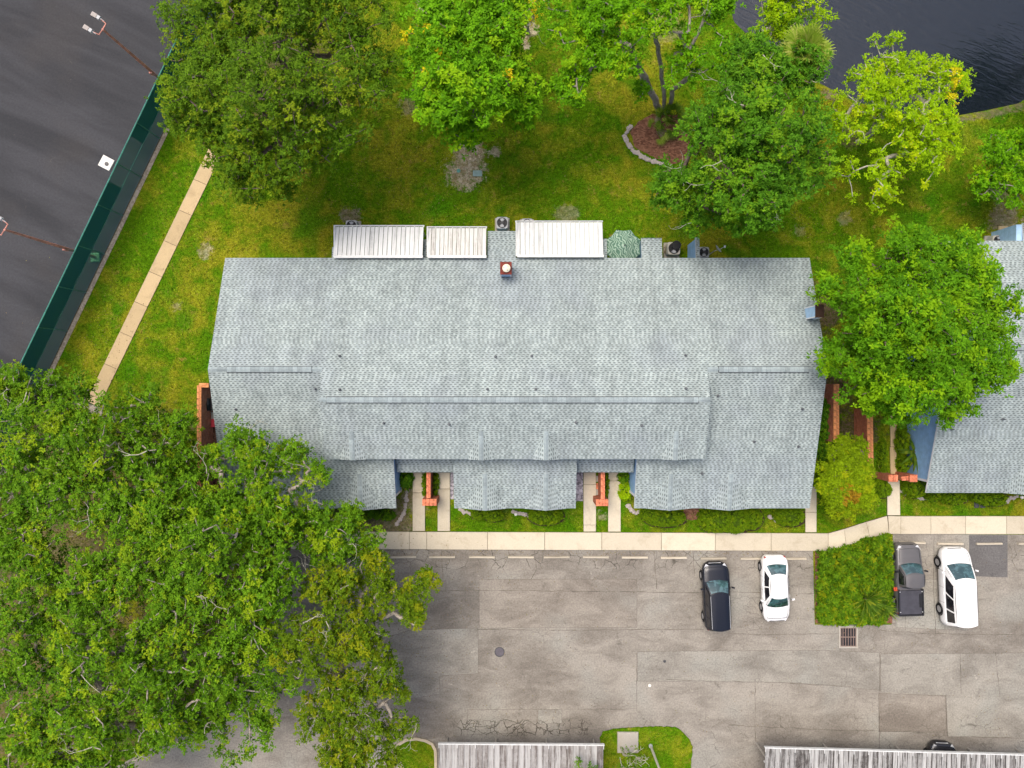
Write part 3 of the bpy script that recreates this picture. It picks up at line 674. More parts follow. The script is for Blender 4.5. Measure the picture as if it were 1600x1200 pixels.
bay = roof_plane('roof', [(-3.69, -3.9), (4.07, -3.9), (4.07, YE), (-3.69, YE)], LOWZ, bld); bay['label'] = 'lower roof of the middle bay'
wr1 = roof_plane('roof', [(XR, .89), (11.4, .89), (11.4, -3.9), (7.82, -3.9), (7.82, YE), (XR, YE)], LOWZ, bld); wr1['label'] = 'south slope of the east wing'
for a, b in ((-7.395, -3.705), (4.085, 7.805)):
    roof_plane('porch_roof', [(a, -4.2), (b, -4.2), (b, -5.68), (a, -5.68)], PORZ, bld)
for cx in (-13.3, -9.62): cricket(cx, -5.4, YE, LOWZ, 1.4, 0.28, wl1)
for cx in (-1.72, 2.13): cricket(cx, -5.4, YE, LOWZ, 1.4, 0.28, bay)
for cx in (10.02, 13.8): cricket(cx, -5.4, YE, LOWZ, 1.45, 0.28, wr1)
for cx in (-9.7, -1.88, 2.06, 9.9): cricket(cx, -2.65, -4.58, UPZ, 0.85, 0.20, ur, 0.06)
# ridges with their vents
def ridge_vent(xa, xb, y, z, parent):
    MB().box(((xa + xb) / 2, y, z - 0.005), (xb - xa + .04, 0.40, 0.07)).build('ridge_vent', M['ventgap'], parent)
    ridge_caps((xa, y, z), (xb, y, z), parent, 0.33, 0.28, 0.03, 0.072)
ridge_vent(-17.2, at(487, 0, 5.2).x, 0.89, 5.18, roof); ridge_caps((XL, .89, 5.17), (-17.2, .89, 5.17), roof, lift=.045); ridge_caps((at(487, 0, 5.2).x, .89, 5.17), (U0, .89, 5.17), roof, lift=.045)
ridge_vent(at(1123, 0, 5.2).x, 17.9, 0.89, 5.18, roof); ridge_caps((17.9, .89, 5.17), (XR, .89, 5.17), roof, lift=.045); ridge_caps((U1, .89, 5.17), (at(1123, 0, 5.2).x, .89, 5.17), roof, lift=.045)
ridge_vent(at(510, 0, 5.83).x, at(1091, 0, 5.83).x, -.94, 5.81, ur); ridge_caps((U0, -.94, 5.80), (at(510, 0, 5.83).x, -.94, 5.80), ur, lift=.045); ridge_caps((at(1091, 0, 5.83).x, -.94, 5.80), (U1, -.94, 5.80), ur, lift=.045)
# walls
m = MB()
wall_run(m, [(18.7, 7.7), (-18.0, 7.7)], lambda x, y: MAINZ(x, y) - .13)
gz_ = lambda x, y: (MAINZ(x, y) if y > .89 else LOWZ(x, y)) - .13
wall_run(m, [(-18.0, 7.7), (-18.0, .89), (-18.0, -7.25)], gz_); wall_run(m, [(18.7, -7.25), (18.7, .89), (18.7, 7.7)], gz_)
lz = lambda x, y: LOWZ(x, y) - .13
for a, b in ((-18.0, -7.52), (-3.45, 3.85), (7.92, 18.7)): wall_run(m, [(a, -7.25), (b, -7.25)], lz)
for x in (-7.52, 3.85): wall_run(m, [(x, -7.25), (x, -4.3)], lz)
for x in (-3.45, 7.92): wall_run(m, [(x, -4.3), (x, -7.25)], lz)
for a, b in ((-7.52, -3.45), (3.85, 7.92)): wall_run(m, [(a, -4.9), (b, -4.9)], lambda x, y: PORZ(x, y) - .13)
wall_run(m, [(-11.2, -4.3), (11.55, -4.3)], lambda x, y: UPZ(x, y) - .13, 2.4)
uz = lambda x, y: (MAINZ(x, y) if y > -.94 else UPZ(x, y)) - .13
wall_run(m, [(-11.2, .9), (-11.2, -.94), (-11.2, -4.3)], uz, 3.2); wall_run(m, [(11.55, -4.3), (11.55, -.94), (11.55, .9)], uz, 3.2)
wall = m.build('wall', M['blue'], bld)
for x, y0, y1, s in ((-7.52, -7.25, -4.9, 1), (7.92, -7.25, -4.9, -1), (-3.45, -7.25, -4.9, -1), (3.85, -7.25, -4.9, 1)):
    MB().box((x + s * .02, y0 + .06, 1.28), (0.05, 0.14, 2.52)).build('corner_board', M['trim'], bld)
for cx in (-13.3, -9.62, -1.72, 2.13, 10.02, 13.8, 16.5): window(cx, -7.25, 1.35, 1.5, 1.3, -1, bld)
for cx in (-9.7, -1.88, 2.06, 9.9): window(cx, -4.3, 4.0, 1.1, 0.7, -1, bld)
for cx in (-6.6, -4.4, 4.8, 6.9): door(cx, -4.9, bld)
for cx in (-14.5, -10.2, -4.2, 2.2, 7.6, 11, 15.4): window(cx, 7.7, 1.3, 1.7, 1.6, 1, bld)
# plumbing vents
pipe = MB().lathe((0, 0, 0), [(0.10, -.06), (0.085, .03), (.045, .05), (.045, .28), (.03, .29)], 10).mesh('vent_pipe', simple('vent_lead', (0.11, 0.12, 0.13), .7), True)
for px, py in [(529, 556), (774, 557), (831, 556), (1073, 555), (534, 609), (762, 608), (837, 608), (1069, 607)]:
    p = at(px, py, 5.2); link('vent_pipe', pipe, roof, (p.x, p.y, MAINZ(p.x, p.y)))
for px, py in [(600, 661), (702, 663), (900, 660), (1003, 665)]:
    p = at(px, py, 5.4); link('vent_pipe', pipe, ur, (p.x, p.y, UPZ(p.x, p.y)))
for px, py in [(494, 608), (366, 640)]:
    p = at(px, py, 4.8); link('vent_pipe', pipe, wl1, (p.x, p.y, LOWZ(p.x, p.y)))
for px, py in [(1119, 618), (1252, 639), (1182, 691), (1253, 699), (1104, 743)]:
    p = at(px, py, 4.4); link('vent_pipe', pipe, wr1, (p.x, p.y, LOWZ(p.x, p.y)))
# chimneys
def chimney(px, py, ztop, zbase, wx, wy, wallmat, parent, cap=True, top=None):
    p = at(px, py, ztop); c = MB().box((p.x, p.y, (ztop + zbase) / 2 - .03), (wx, wy, ztop - zbase - .06)).build('chimney', wallmat, parent)
    for sx in (-1, 1):
        for sy in (-1, 1): MB().box((p.x + sx * wx / 2, p.y + sy * wy / 2, (ztop + zbase) / 2 - .04), (.07, .07, ztop - zbase - .1)).build('corner_board', M['trim'], c)
    MB().bevbox((p.x, p.y, ztop - .03), (wx + .1, wy + .1, .06), .02).build('chimney_cover', top or M['chim_top'], c)
    if cap:
        MB().lathe((p.x + .03, p.y - .02, ztop), [(.13, 0), (.13, .10), (.25, .10), (.25, .15), (.16, .2), (0.02, .22)], 20).build('flue_cap', M['chim_cap'], c)
        mm = MB()
        for k in range(3): mm.lathe((p.x + .03 + .15 * math.cos(2.1 * k + .9), p.y - .02 + .15 * math.sin(2.1 * k + .9), ztop + .185), [(.03, 0), (.03, .03)], 8)
        mm.build('cap_bolts', M['dark_metal'], c)
    return c
chimney(790.5, 419, 4.35, 2.9, 0.62, 0.68, M['blue_pale'], bld)
chimney(1281, 486, 5.5, 3.6, 0.42, 0.68, M['blue_pale'], bld, False, simple('brown_chimney_cover', (0.055, 0.032, 0.024), .85, .1))

# patio roofs, closets and wing walls on the north side
def pan_roof(x0, x1, yn, ys2, zn, zs, mat, n, parent, label, solid_pan=True):
    """x0, x1 pixels at the north edge; ribbed pans running north-south"""
    a, b = at(x0, yn, zn), at(x1, yn, zn); ysw = at(x0, ys2, zs).y
    o = MB().box(((a.x + b.x) / 2, a.y + .02, zn - .03), (b.x - a.x + .08, .05, .13)).build('patio_cover', M['white_metal'], parent); o['label'] = label
    w = (b.x - a.x) / n; L = math.hypot(a.y - ysw, zs - zn); an = math.atan2(zs - zn, a.y - ysw)
    pm = MB()
    prof = [(-w / 2 + .004, .0), (-w / 2 + .004, .055), (-w / 2 + .05, .055), (-w / 2 + .065, .012), (w / 2 - .012, .012), (w / 2 - .012, 0)]
    for i in range(len(prof) - 1):
        (xa, za), (xb, zb) = prof[i], prof[i + 1]; pm.face([(xa, 0, za), (xa, L, za), (xb, L, zb), (xb, 0, zb)])
    pm.face([(x, 0, z) for x, z in prof]); pm.face([(x, L, z) for x, z in prof][::-1]); pm.face([(prof[0][0], 0, 0), (prof[-1][0], 0, 0), (prof[-1][0], L, 0), (prof[0][0], L, 0)])
    pmm = pm.mesh('roof_panel', mat)
    for k in range(n):
        q = link('roof_panel', pmm, o, (a.x + w * (k + .5), a.y - .06, zn)); q.rotation_euler = (an, 0, math.pi)
    # gutter brackets, back flashing, posts
    g = MB()
    for k in range(0, n + 1, 2): g.box((a.x + w * k, a.y - .03, zn + .045), (.05, .12, .035))
    g.build('gutter_straps', M['white_metal'], o)
    MB().box(((a.x + b.x) / 2 + .05, ysw - .05, zs + .03), (b.x - a.x - .05, .16, .10)).build('back_flashing', M['white_metal'], o)
    for s in (.04, .5, .96): MB().box((a.x + (b.x - a.x) * s, a.y - .12, (zn - .09) / 2), (.08, .08, zn - .09)).build('post', M['white_metal'], o)
    MB().box((a.x + .02, (a.y + ysw) / 2, (zn + zs) / 2), (.06, (a.y - ysw) * .98, .08)).build('side_rail', M['white_metal'], o).rotation_euler = (0, 0, 0)
pan_roof(523.5, 662, 353, 400, 2.45, 2.98, M['patio_panel'], 20, bld, 'larger white ribbed patio roof at the left')
pan_roof(668, 760, 355, 400, 2.45, 2.98, M['patio_panel2'], 14, bld, 'smaller stained ribbed patio roof')
pan_roof(806, 941, 346, 399, 2.45, 2.98, M['patio_panel'], 19, bld, 'white ribbed patio roof beside the umbrella')
def closet(x0, x1, yn, ys2, z, parent, wallmat=None, name='closet_roof'):
    a = at(x0, yn, z); b = at(x1, ys2, z); slope = 0.12
    pl = lambda x, y: z + slope * (a.y - y)
    ysw = 7.62
    r = roof_plane(name, [(a.x, a.y), (b.x, a.y), (b.x, ysw), (a.x, ysw)], pl, parent, .10)
    mm = MB().prism([(a.x + .06, a.y - .06), (b.x - .06, a.y - .06), (b.x - .06, ysw), (a.x + .06, ysw)], 0, z - .10)
    mm.build('closet_wall', wallmat or M['blue'], r)
closet(762, 806, 361, 400, 2.35, bld); closet(1002, 1034, 372, 398, 2.30, bld)
for x0, x1, yn in ((519, 526, 386), (661.5, 667, 374), (941.5, 948, 373), (1086.5, 1092.5, 371)): closet(x0, x1, yn, 399, 2.2, bld, name='wing_wall_cap')

# the neighbouring building
b2 = empty('neighbouring_townhouse', (30, 0, 0)); tag(b2, 'grey shingled townhouse with blue gable wall, cut off by the right edge of the picture', 'building')
def b2o(o): o.matrix_parent_inverse = b2.matrix_world.inverted(); return o
b2.location = (0, 0, 0)
NZ2 = lambda x, y: 2.70 + (2.5 / 6.97) * (9.17 - y); SZ2 = lambda x, y: 5.20 + (2.48 / 9.16) * (y - 2.2)
X2 = 26.5
r2 = roof_plane('roof', [(X2, 9.17), (X2, 2.2), (52, 2.2), (52, 9.17)], NZ2, b2); r2['label'] = 'north slope'
r3 = roof_plane('roof', [(X2, 2.2), (52, 2.2), (52, -6.96), (X2, -6.96)], SZ2, b2); r3['label'] = 'south slope beside the walk'
cricket(32.9, -4.2, -6.96, SZ2, 1.5, 0.4, r3)
ridge_vent(X2 + 1.1, 40, 2.2, 5.18, r2); ridge_caps((X2, 2.2, 5.17), (X2 + 1.1, 2.2, 5.17), r2, lift=.045)
m = MB(); g2 = lambda x, y: (NZ2(x, y) if y > 2.2 else SZ2(x, y)) - .13
wall_run(m, [(X2 + .33, 8.8), (X2 + .33, 2.2), (X2 + .33, -6.3)], g2); wall_run(m, [(X2 + .33, -6.3), (51, -6.3)], g2); wall_run(m, [(51, 8.8), (X2 + .33, 8.8)], g2)
m.build('wall', M['blue'], b2)
MB().box((X2 + .32, -6.26, 1.35), (.06, .14, 2.7)).build('corner_board', M['trim'], b2)
window(32.9, -6.3, 1.35, 1.5, 1.3, -1, b2); window(36.5, -6.3, 1.35, 1.5, 1.3, -1, b2)
for px, py in [(1570, 655), (1492, 671)]:
    p = at(px, py, 4.2); link('vent_pipe', pipe, r3, (p.x, p.y, SZ2(p.x, p.y)))
a = at(1588, 345, 2.3)
pv = MB().box((a.x + .9, 9.55, 1.15), (1.8, 1.5, 2.3)).build('closet_wall', M['blue_pale'], b2)
roof_plane('closet_roof', [(a.x + .35, 10.4), (a.x + 1.95, 10.4), (a.x + 1.95, 8.9), (a.x + .35, 8.9)], lambda x, y: 2.36 + .1 * (10.4 - y), b2, .08)

# ------------------------------------------------------------------ brick garden walls
def brick_wall(name, label, segs, ht, pier=None, group=None, cap=None, w=0.24):
    """segs: list of (px, py) ground polylines as seen at the wall's top"""
    p0 = at(*segs[0][0], ht); root = empty(name, (p0.x, p0.y, 0)); tag(root, label, 'wall', group)
    for sg in segs:
        for (a, b) in zip(sg[:-1], sg[1:]):
            A, B = at(*a, ht), at(*b, ht); d = B - A; L = d.length; c = (A + B) / 2 - p0; an = math.atan2(d.y, d.x)
            MB().box((0, 0, 0), (L, w - .04, ht - .08)).build('brickwork', M['brick'], root, (c.x, c.y, (ht - .08) / 2), an)
            n = max(1, round(L / 0.42)); cm = MB().bevbox((0, 0, 0), (L / n - .014, w + .03, .08), .015).mesh('coping_stone', cap or M['brick_cap'])
            for k in range(n):
                q = A + d * ((k + .5) / n) - p0; link('coping_stone', cm, root, (q.x, q.y, ht - .041 + rnd.uniform(0, .006)), an)
    if pier:
        (px, py, wx, wy, ph) = pier; q = at(px, py, ph) - p0
        pr = MB().box((q.x, q.y, ph / 2 - .04), (wx, wy, ph - .08)).build('pier', M['brick'], root)
        for k in range(4): MB().bevbox((q.x - wx / 2 + wx * (k + .5) / 4, q.y, ph - .04), (wx / 4 - .012, wy + .04, .08), .015).build('coping_stone', cap or M['brick_cap'], pr)
    return root
brick_wall('brick_wall', 'red brick wall with end pier between the two walks on the left entry', [[(669.5, 737), (669.5, 779)]], 1.75, (671, 785, .95, .40, 1.75))
brick_wall('brick_wall', 'red brick wall with end pier between the two walks on the right entry', [[(942, 737), (942, 780)]], 1.75, (941, 785.5, .82, .40, 1.75))
brick_wall('courtyard_wall', 'brick courtyard wall along the left gable beside the oak', [[(326, 602), (311, 602), (311, 776)], [(311, 774), (326, 774)]], 1.85, None, None, M['brick_cap2'], 0.26)
brick_wall('garden_wall', 'short brick wall at the right gable, half hidden by the big tree', [[(1307, 600), (1307, 691)]], 1.8, None, None, M['brick_cap2'], 0.34)
brick_wall('garden_wall', 'brick wall between the yellow-green shrub and the side path', [[(1359.5, 640), (1360.5, 746)]], 1.8, None, None, M['brick_cap2'], 0.36)
brick_wall('gate_wall', 'small brick gate pier left of the path to the neighbouring house', [[(1386, 747.5), (1391, 747.5)]], 1.5, (1396, 747.5, .62, .42, 1.75))
brick_wall('gate_wall', 'stepped brick gate wall against the blue gable', [[(1409, 748), (1424, 747)]], 1.6, (1428, 747.5, .50, .44, 1.8))

# ------------------------------------------------------------------ air conditioners, umbrella, dish, small things
def ac(px, py, label, s=0.80, h=0.85, tone='grey_metal', rz=0.0, blades=True):
    p = at(px, py, h); root = empty('air_conditioner', (p.x, p.y, 0), rz); tag(root, label, 'air conditioner', 'outdoor air conditioning units')
    MB().box((0, 0, .05), (s + .18, s + .18, .10)).build('pad', M['pad'], root)
    cab = MB(); n = 24
    for z, sc in ((.10, .98), (h - .06, 1.0), (h, .95)):
        for k in range(n):
            t_ = 2 * math.pi * k / n; cx, sy = math.cos(t_), math.sin(t_); e = 0.32
            cab.v.append((s / 2 * sc * math.copysign(abs(cx) ** e, cx), s / 2 * sc * math.copysign(abs(sy) ** e, sy), z))
    for l in range(2):
        for k in range(n): cab.f.append([l * n + k, l * n + (k + 1) % n, (l + 1) * n + (k + 1) % n, (l + 1) * n + k]); cab.mi.append(0)
    cab.f.append([2 * n + k for k in range(n)]); cab.mi.append(0)
    cab.build('cabinet', M[tone], root)
    MB().lathe((0, 0, h), [(s * .43, 0), (s * .43, .035), (s * .39, .04), (s * .39, .012), (0.01, .012)], 28).build('fan_well', M['black'], root)
    if blades:
        for k in range(2):
            m = MB(); r0, r1 = .06, s * .36
            m.face([(r0 * math.cos(.9), r0 * math.sin(.9), h + .02), (r1 * math.cos(.95), r1 * math.sin(.95), h + .025), (r1 * 1.02 * math.cos(1.5), r1 * 1.02 * math.sin(1.5), h + .03), (r1 * math.cos(2.1), r1 * math.sin(2.1), h + .025), (r0 * math.cos(2.2), r0 * math.sin(2.2), h + .02)])
            m.build('fan_blade', M['blade'], root, None, k * math.pi)
    g = MB()
    for k in range(5):
        r = s * (.08 + .075 * k); g.tube([(r * math.cos(a_ * math.pi / 12), r * math.sin(a_ * math.pi / 12), h + .055) for a_ in range(25)], .006, 4, False)
    for k in range(6): g.tube([(0, 0, h + .06), (s * .43 * math.cos(k * math.pi / 3), s * .43 * math.sin(k * math.pi / 3), h + .045)], .006, 4)
    g.build('grille', M['dark_metal'], root)
    MB().lathe((0, 0, h + .05), [(.10, 0), (.09, .03), (0.01, .035)], 12).build('hub', M['dark_metal'], root)
ac(549, 353, 'air conditioner poking out behind the large left patio roof', .78, .8)
ac(784.5, 348, 'air conditioner with bright fan blades on the grass between the patio roofs', .80, .85)
ac(823.5, 350, 'air conditioner half under the edge of the patio roof near the umbrella', .76, .75)
ac(1053, 388, 'beige air conditioner beside the shingled closet', .86, .8, 'tan_metal')
ac(1100, 394, 'air conditioner next to the blue wing wall, partly under the eave', .72, .7)
ac(1560, 376, 'left one of the two air conditioners behind the neighbouring house', .74, .75, 'tan_metal')
ac(1579, 375, 'right one of the two air conditioners behind the neighbouring house', .80, .75, 'grey_metal', R(90))
p = at(1057, 383, 1.0); o = MB().lathe((p.x, p.y, 0), [(.30, .86), (.31, .98), (.29, 1.02), (.02, 1.03)], 24).build('round_lid', M['black'])
tag(o, 'round black lid lying on the beige air conditioner', 'lid')
p = at(1567.5, 360, .06); o = MB().bevbox((p.x, p.y, .04), (.62, .60, .08), .015).build('equipment_pad', M['walk2']); tag(o, 'square beige slab on the soil behind the neighbouring house', 'slab')

um = at(975.5, 384, 2.35); root = empty('patio_umbrella', (um.x, um.y, 0), R(22.5)); tag(root, 'octagonal green patio umbrella with white leaf print', 'umbrella')
m = MB(); rr = 1.19
for k in range(8):
    a0, a1 = k * math.pi / 4, (k + 1) * math.pi / 4
    A = V((rr * math.cos(a0), rr * math.sin(a0), 2.0)); B = V((rr * math.cos(a1), rr * math.sin(a1), 2.0)); T = V((0, 0, 2.5))
    for i in range(4):
        f0, f1 = i / 4, (i + 1) / 4; sg = lambda f: -0.06 * 4 * f * (1 - f)
        mid0 = (T.lerp(A, f1) + T.lerp(B, f1)) / 2 * V((1, 1, 1)).x
        pa, pb = T.lerp(A, f0), T.lerp(B, f0); qa, qb = T.lerp(A, f1), T.lerp(B, f1)
        inn = 1 - 0.05 * f1; qm = (qa + qb) / 2; qm = V((qm.x * inn, qm.y * inn, qm.z - .03 * f1)); inn0 = 1 - 0.05 * f0; pm_ = (pa + pb) / 2; pm_ = V((pm_.x * inn0, pm_.y * inn0, pm_.z - .03 * f0))
        if i == 0: m.face([T, qa, qm]); m.face([T, qm, qb])
        else: m.face([pa, qa, qm, pm_]); m.face([pm_, qm, qb, pb])
m.build('canopy', M['canvas'], root)
for k in range(8): MB().tube([(0, 0, 2.46), (rr * .98 * math.cos(k * math.pi / 4), rr * .98 * math.sin(k * math.pi / 4), 1.98)], .012, 5).build('rib', M['grey_metal'], root)
MB().tube([(0, 0, 0), (0, 0, 2.55)], .024, 8).build('pole', M['dark_metal'], root); MB().lathe((0, 0, 0), [(.28, 0), (.26, .08), (.05, .12)], 18).build('base', M['dark_metal'], root)
MB().lathe((0, 0, 2.52), [(.05, 0), (.05, .03), (.01, .07)], 10).build('finial', M['dark_metal'], root)

sd_ = at(1121, 391, 1.6); root = empty('satellite_dish', (sd_.x, sd_.y, 0)); tag(root, 'small grey satellite dish on a post by the north eave', 'satellite dish')
m = MB()
for i in range(5):
    for k in range(20):
        r = .33 * i / 4; t_ = k * math.pi / 10; m.v.append((r * math.cos(t_), .9 * r * math.sin(t_), .9 * r * r))
for i in range(4):
    for k in range(20): m.f.append([i * 20 + k, i * 20 + (k + 1) % 20, (i + 1) * 20 + (k + 1) % 20, (i + 1) * 20 + k]); m.mi.append(0)
d = m.build('reflector', M['grey_metal'], root, (0, .05, 1.6)); d.rotation_euler = (R(-20), R(62), R(15))
MB().tube([(-.1, 0, 1.45), (.25, .12, 1.5), (.42, .2, 1.72)], .018, 6).build('feed_arm', M['grey_metal'], root); MB().box((.44, .21, 1.75), (.1, .14, .07)).build('receiver', M['white_metal'], root)
MB().tube([(-.12, 0, 0), (-.12, 0, 1.55)], .03, 8).build('post', M['grey_metal'], root)

# things in the left courtyard
def pot(px, py, r, h, mat, label, cat='pot'):
    p = at(px, py, h); o = MB().lathe((p.x, p.y, 0), [(r * .7, 0), (r, h * .9), (r * 1.08, h * .9), (r * 1.08, h), (r * .9, h), (r * .8, h * .8), (0.01, h * .78)], 16).build('flower_pot', mat); tag(o, label, cat); return o
pot(332, 661, .27, .42, M['pink'], 'coral pink pot in the brick courtyard'); pot(329, 650, .26, .4, M['terracotta'], 'grey pot next to the coral pink pot'); pot(326, 641, .18, .3, M['terracotta'], 'small grey pot furthest up in the courtyard')
p = at(329, 632, .9); root = empty('covered_grill', (p.x, p.y, 0)); tag(root, 'black covered grill in the brick courtyard', 'grill')
MB().box((0, 0, .4), (.5, .9, .8), 0, 0, .9).build('cover', M['black'], root); MB().tube([(-.22, -.38, .84), (-.16, 0, .98), (-.22, .38, .84)], .12, 8).build('lid', M['black'], root)

# wheel stops
WS = [(575, 871), (630, 871), (691, 871), (753, 871), (814, 871), (870, 871), (931, 871), (992, 871.5), (1053, 872), (1115, 873), (1177, 873.5), (1240, 873.5), (1426, 848.5), (1485, 850), (1546, 850), (1611, 850)]
ORD = ['first', 'second', 'third', 'fourth', 'fifth', 'sixth', 'seventh', 'eighth', 'ninth', 'tenth', 'eleventh', 'twelfth']
wsm = MB(); pr = [(-.075, 0), (.075, 0), (.06, .11), (.035, .13), (-.035, .13), (-.06, .11)]
L_ = 1.74
for i in range(6):
    a, b = pr[i], pr[(i + 1) % 6]; wsm.face([(-L_ / 2, a[0], a[1]), (L_ / 2, a[0], a[1]), (L_ / 2, b[0], b[1]), (-L_ / 2, b[0], b[1])][::-1])
wsm.face([(-L_ / 2, y, z) for y, z in pr]); wsm.face([(L_ / 2, y, z) for y, z in pr][::-1]); wsm = wsm.mesh('wheel_stop', M['stop'])
for k, (px, py) in enumerate(WS):
    p = at(px, py, .1); o = link('wheel_stop', wsm, None, (p.x, p.y, .011), R(rnd.uniform(-.8, .8)))
    if k < 12: lb = f'concrete wheel stop, {ORD[k]} from the left along the long sidewalk'
    else: lb = ['concrete wheel stop in front of the grey pickup', 'concrete wheel stop in front of the white minivan', 'concrete wheel stop on the fresh dark asphalt patch', 'concrete wheel stop at the right edge of the picture'][k - 12]
    tag(o, lb, 'wheel stop', 'concrete wheel stops along the sidewalk')

# drain, manhole, covers
p = at(1325, 995); root = empty('storm_drain', (p.x, p.y, 0)); tag(root, 'rectangular iron storm drain grate below the planted island', 'storm drain')
m = MB()
for x, y, w, h in ((-.60, 0, .1, 1.5), (.60, 0, .1, 1.5), (0, -.70, 1.1, .1), (0, .70, 1.1, .1)): m.box((x, y, .035), (w, h, .05))
m.build('apron', M['pad'], root); MB().box((0, 0, .012), (1.1, 1.3, .012)).build('pit', M['black'], root)
fm = MB()
for x, y, w, h in ((-.52, 0, .05, 1.3), (.52, 0, .05, 1.3), (0, 0, 1.0, .06), (0, -.62, 1.0, .05), (0, .62, 1.0, .05)): fm.box((x, y, .04), (w, h, .05))
fm.build('frame', simple('rusty_frame', (0.24, 0.18, 0.15), .75), root)
bm_ = MB().box((0, 0, .035), (.045, 1.22, .035)).mesh('bar', simple('grate_iron', (0.20, 0.14, 0.12), .7))
for k in range(5): link('bar', bm_, root, (-.36 + .18 * k, 0, 0))
p = at(780.5, 1018.5); root = empty('manhole_cover', (p.x, p.y, 0)); tag(root, 'round dark manhole cover in the worn asphalt', 'manhole cover')
MB().lathe((0, 0, .008), [(.34, 0), (.34, .02), (.29, .024), (.29, .012), (.01, .012)], 28).build('frame', M['dark_metal'], root)
m = MB().lathe((0, 0, .018), [(.275, 0), (.275, .01), (.01, .012)], 28)
for k in range(5): m.box((0, -.18 + .09 * k, .033), (.36, .025, .012))
m.build('lid', simple('iron_lid', (0.105, 0.095, 0.11), .6), root)
p = at(1038.5, 1033); o = MB().lathe((p.x, p.y, .008), [(.10, 0), (.10, .02), (.01, .022)], 12).build('valve_cover', M['dark_metal']); tag(o, 'small dark valve cover in the middle of the lot', 'valve cover')
p = at(1015, 1071); o = MB().lathe((p.x, p.y, .008), [(.11, 0), (.10, .03), (.01, .04)], 9).build('paper_cup_lid', M['white_pad']); tag(o, 'small white lid lying on the asphalt', 'litter')
for k, px in enumerate((1525.5, 1535)):
    p = at(px, 788.5); o = MB().bevbox((p.x, p.y, .03), (.32, .42, .05), .012).build('meter_box', M['dark_metal']); tag(o, ['left', 'right'][k] + ' one of the two dark meter lids in the lawn of the neighbouring house', 'meter box', 'water meter lids in the lawn')
p = at(746, 271); o = MB().bevbox((p.x, p.y, .03), (.62, .40, .05), .015).build('utility_lid', simple('teal_lid', (.23, .33, .31), .7)); tag(o, 'grey-green rectangular utility lid in the bare sand patch', 'utility lid')
p = at(716.5, 267); o = MB().lathe((p.x, p.y, .005), [(.13, 0), (.13, .04), (.01, .05)], 14).build('utility_lid', simple('teal_round_lid', (.10, .28, .24), .7)); tag(o, 'small round teal utility lid in the bare sand patch', 'utility lid')
for k, (x, y) in enumerate(((934.5, 748), (934.5, 759.5), (934, 769))):
    p = at(x, y); o = MB().bevbox((p.x, p.y, .025), (.27, .40, .05), .01).build('stepping_tile', M['pad'] if k != 1 else M['brick_cap']); tag(o, ['grey', 'red', 'pale'][k] + ' paving tile in the gap beside the right entry wall, ' + ['topmost', 'middle', 'lowest'][k], 'tile', 'tiles beside the entry wall')
p = at(806, 803.5, .15); o = MB().lathe((p.x, p.y, 0), [(.05, 0), (.05, .12), (.11, .13), (.10, .2), (.01, .23)], 14).build('garden_light', M['white_pad']); tag(o, 'small white garden light at the edge of the middle bed', 'garden light')
p = at(1597, 777, .15); o = MB().lathe((p.x, p.y, 0), [(.05, 0), (.05, .12), (.11, .13), (.10, .2), (.01, .23)], 14).build('garden_light', M['white_pad']); tag(o, 'small white garden light under the neighbouring eave', 'garden light')

# stone edging of the beds
stones = []
def edging(label, pts, n, s):
    p0 = at(*pts[0]); root = empty('stone_edging', p0); tag(root, label, 'edging')
    P = [at(*q) for q in pts]; Ls = [(P[i + 1] - P[i]).length for i in range(len(P) - 1)]; T = sum(Ls)
    for k in range(n):
        d = T * (k + .5) / n; i = 0
        while i < len(Ls) - 1 and d > Ls[i]: d -= Ls[i]; i += 1
        q = P[i].lerp(P[i + 1], d / Ls[i]) - p0
        if len(stones) < 4:
            bm = bmesh.new(); bmesh.ops.create_icosphere(bm, subdivisions=1, radius=1)
            for v in bm.verts: v.co *= rnd.uniform(.75, 1.1); v.co.z *= .55
            me = bpy.data.meshes.new('stone'); bm.to_mesh(me); bm.free(); me.materials.append(M['stone']); stones.append(me)
        o = link('stone', stones[k % 4], root, (q.x + rnd.uniform(-.05, .05), q.y + rnd.uniform(-.05, .05), s * .3), rnd.uniform(0, 6)); o.scale = (s * rnd.uniform(.8, 1.3),) * 3
edging('curved row of pale stones edging the mulch bed under the leaning trunks', [(986, 196), (976, 212), (979, 225), (992, 238), (1012, 250), (1032, 257), (1050, 260)], 26, .17)
edging('pale stones edging the bed below the left wing', [(636, 765), (634, 790), (628, 806), (618, 820)], 12, .17)
edging('pale stones at the corner of the right wing bed', [(981, 788), (986, 796), (994, 802), (1000, 798)], 9, .16)
edging('pale stones along the left part of the middle bed', [(718, 794), (726, 800), (738, 804)], 8, .15)
edging('pale stones round the bed below the right end of the middle bay', [(800, 798), (815, 802), (826, 806), (833, 812)], 9, .15)
edging('thin row of stones along the bed of the neighbouring house', [(1407, 767), (1418, 773), (1440, 778), (1455, 780)], 14, .12)
edging('few stones at the lower right corner of the right wing', [(1200, 806), (1210, 811), (1216, 816)], 6, .14)
edging('stones under the neighbouring eave at the right edge', [(1570, 787), (1577, 778), (1590, 776)], 8, .14)

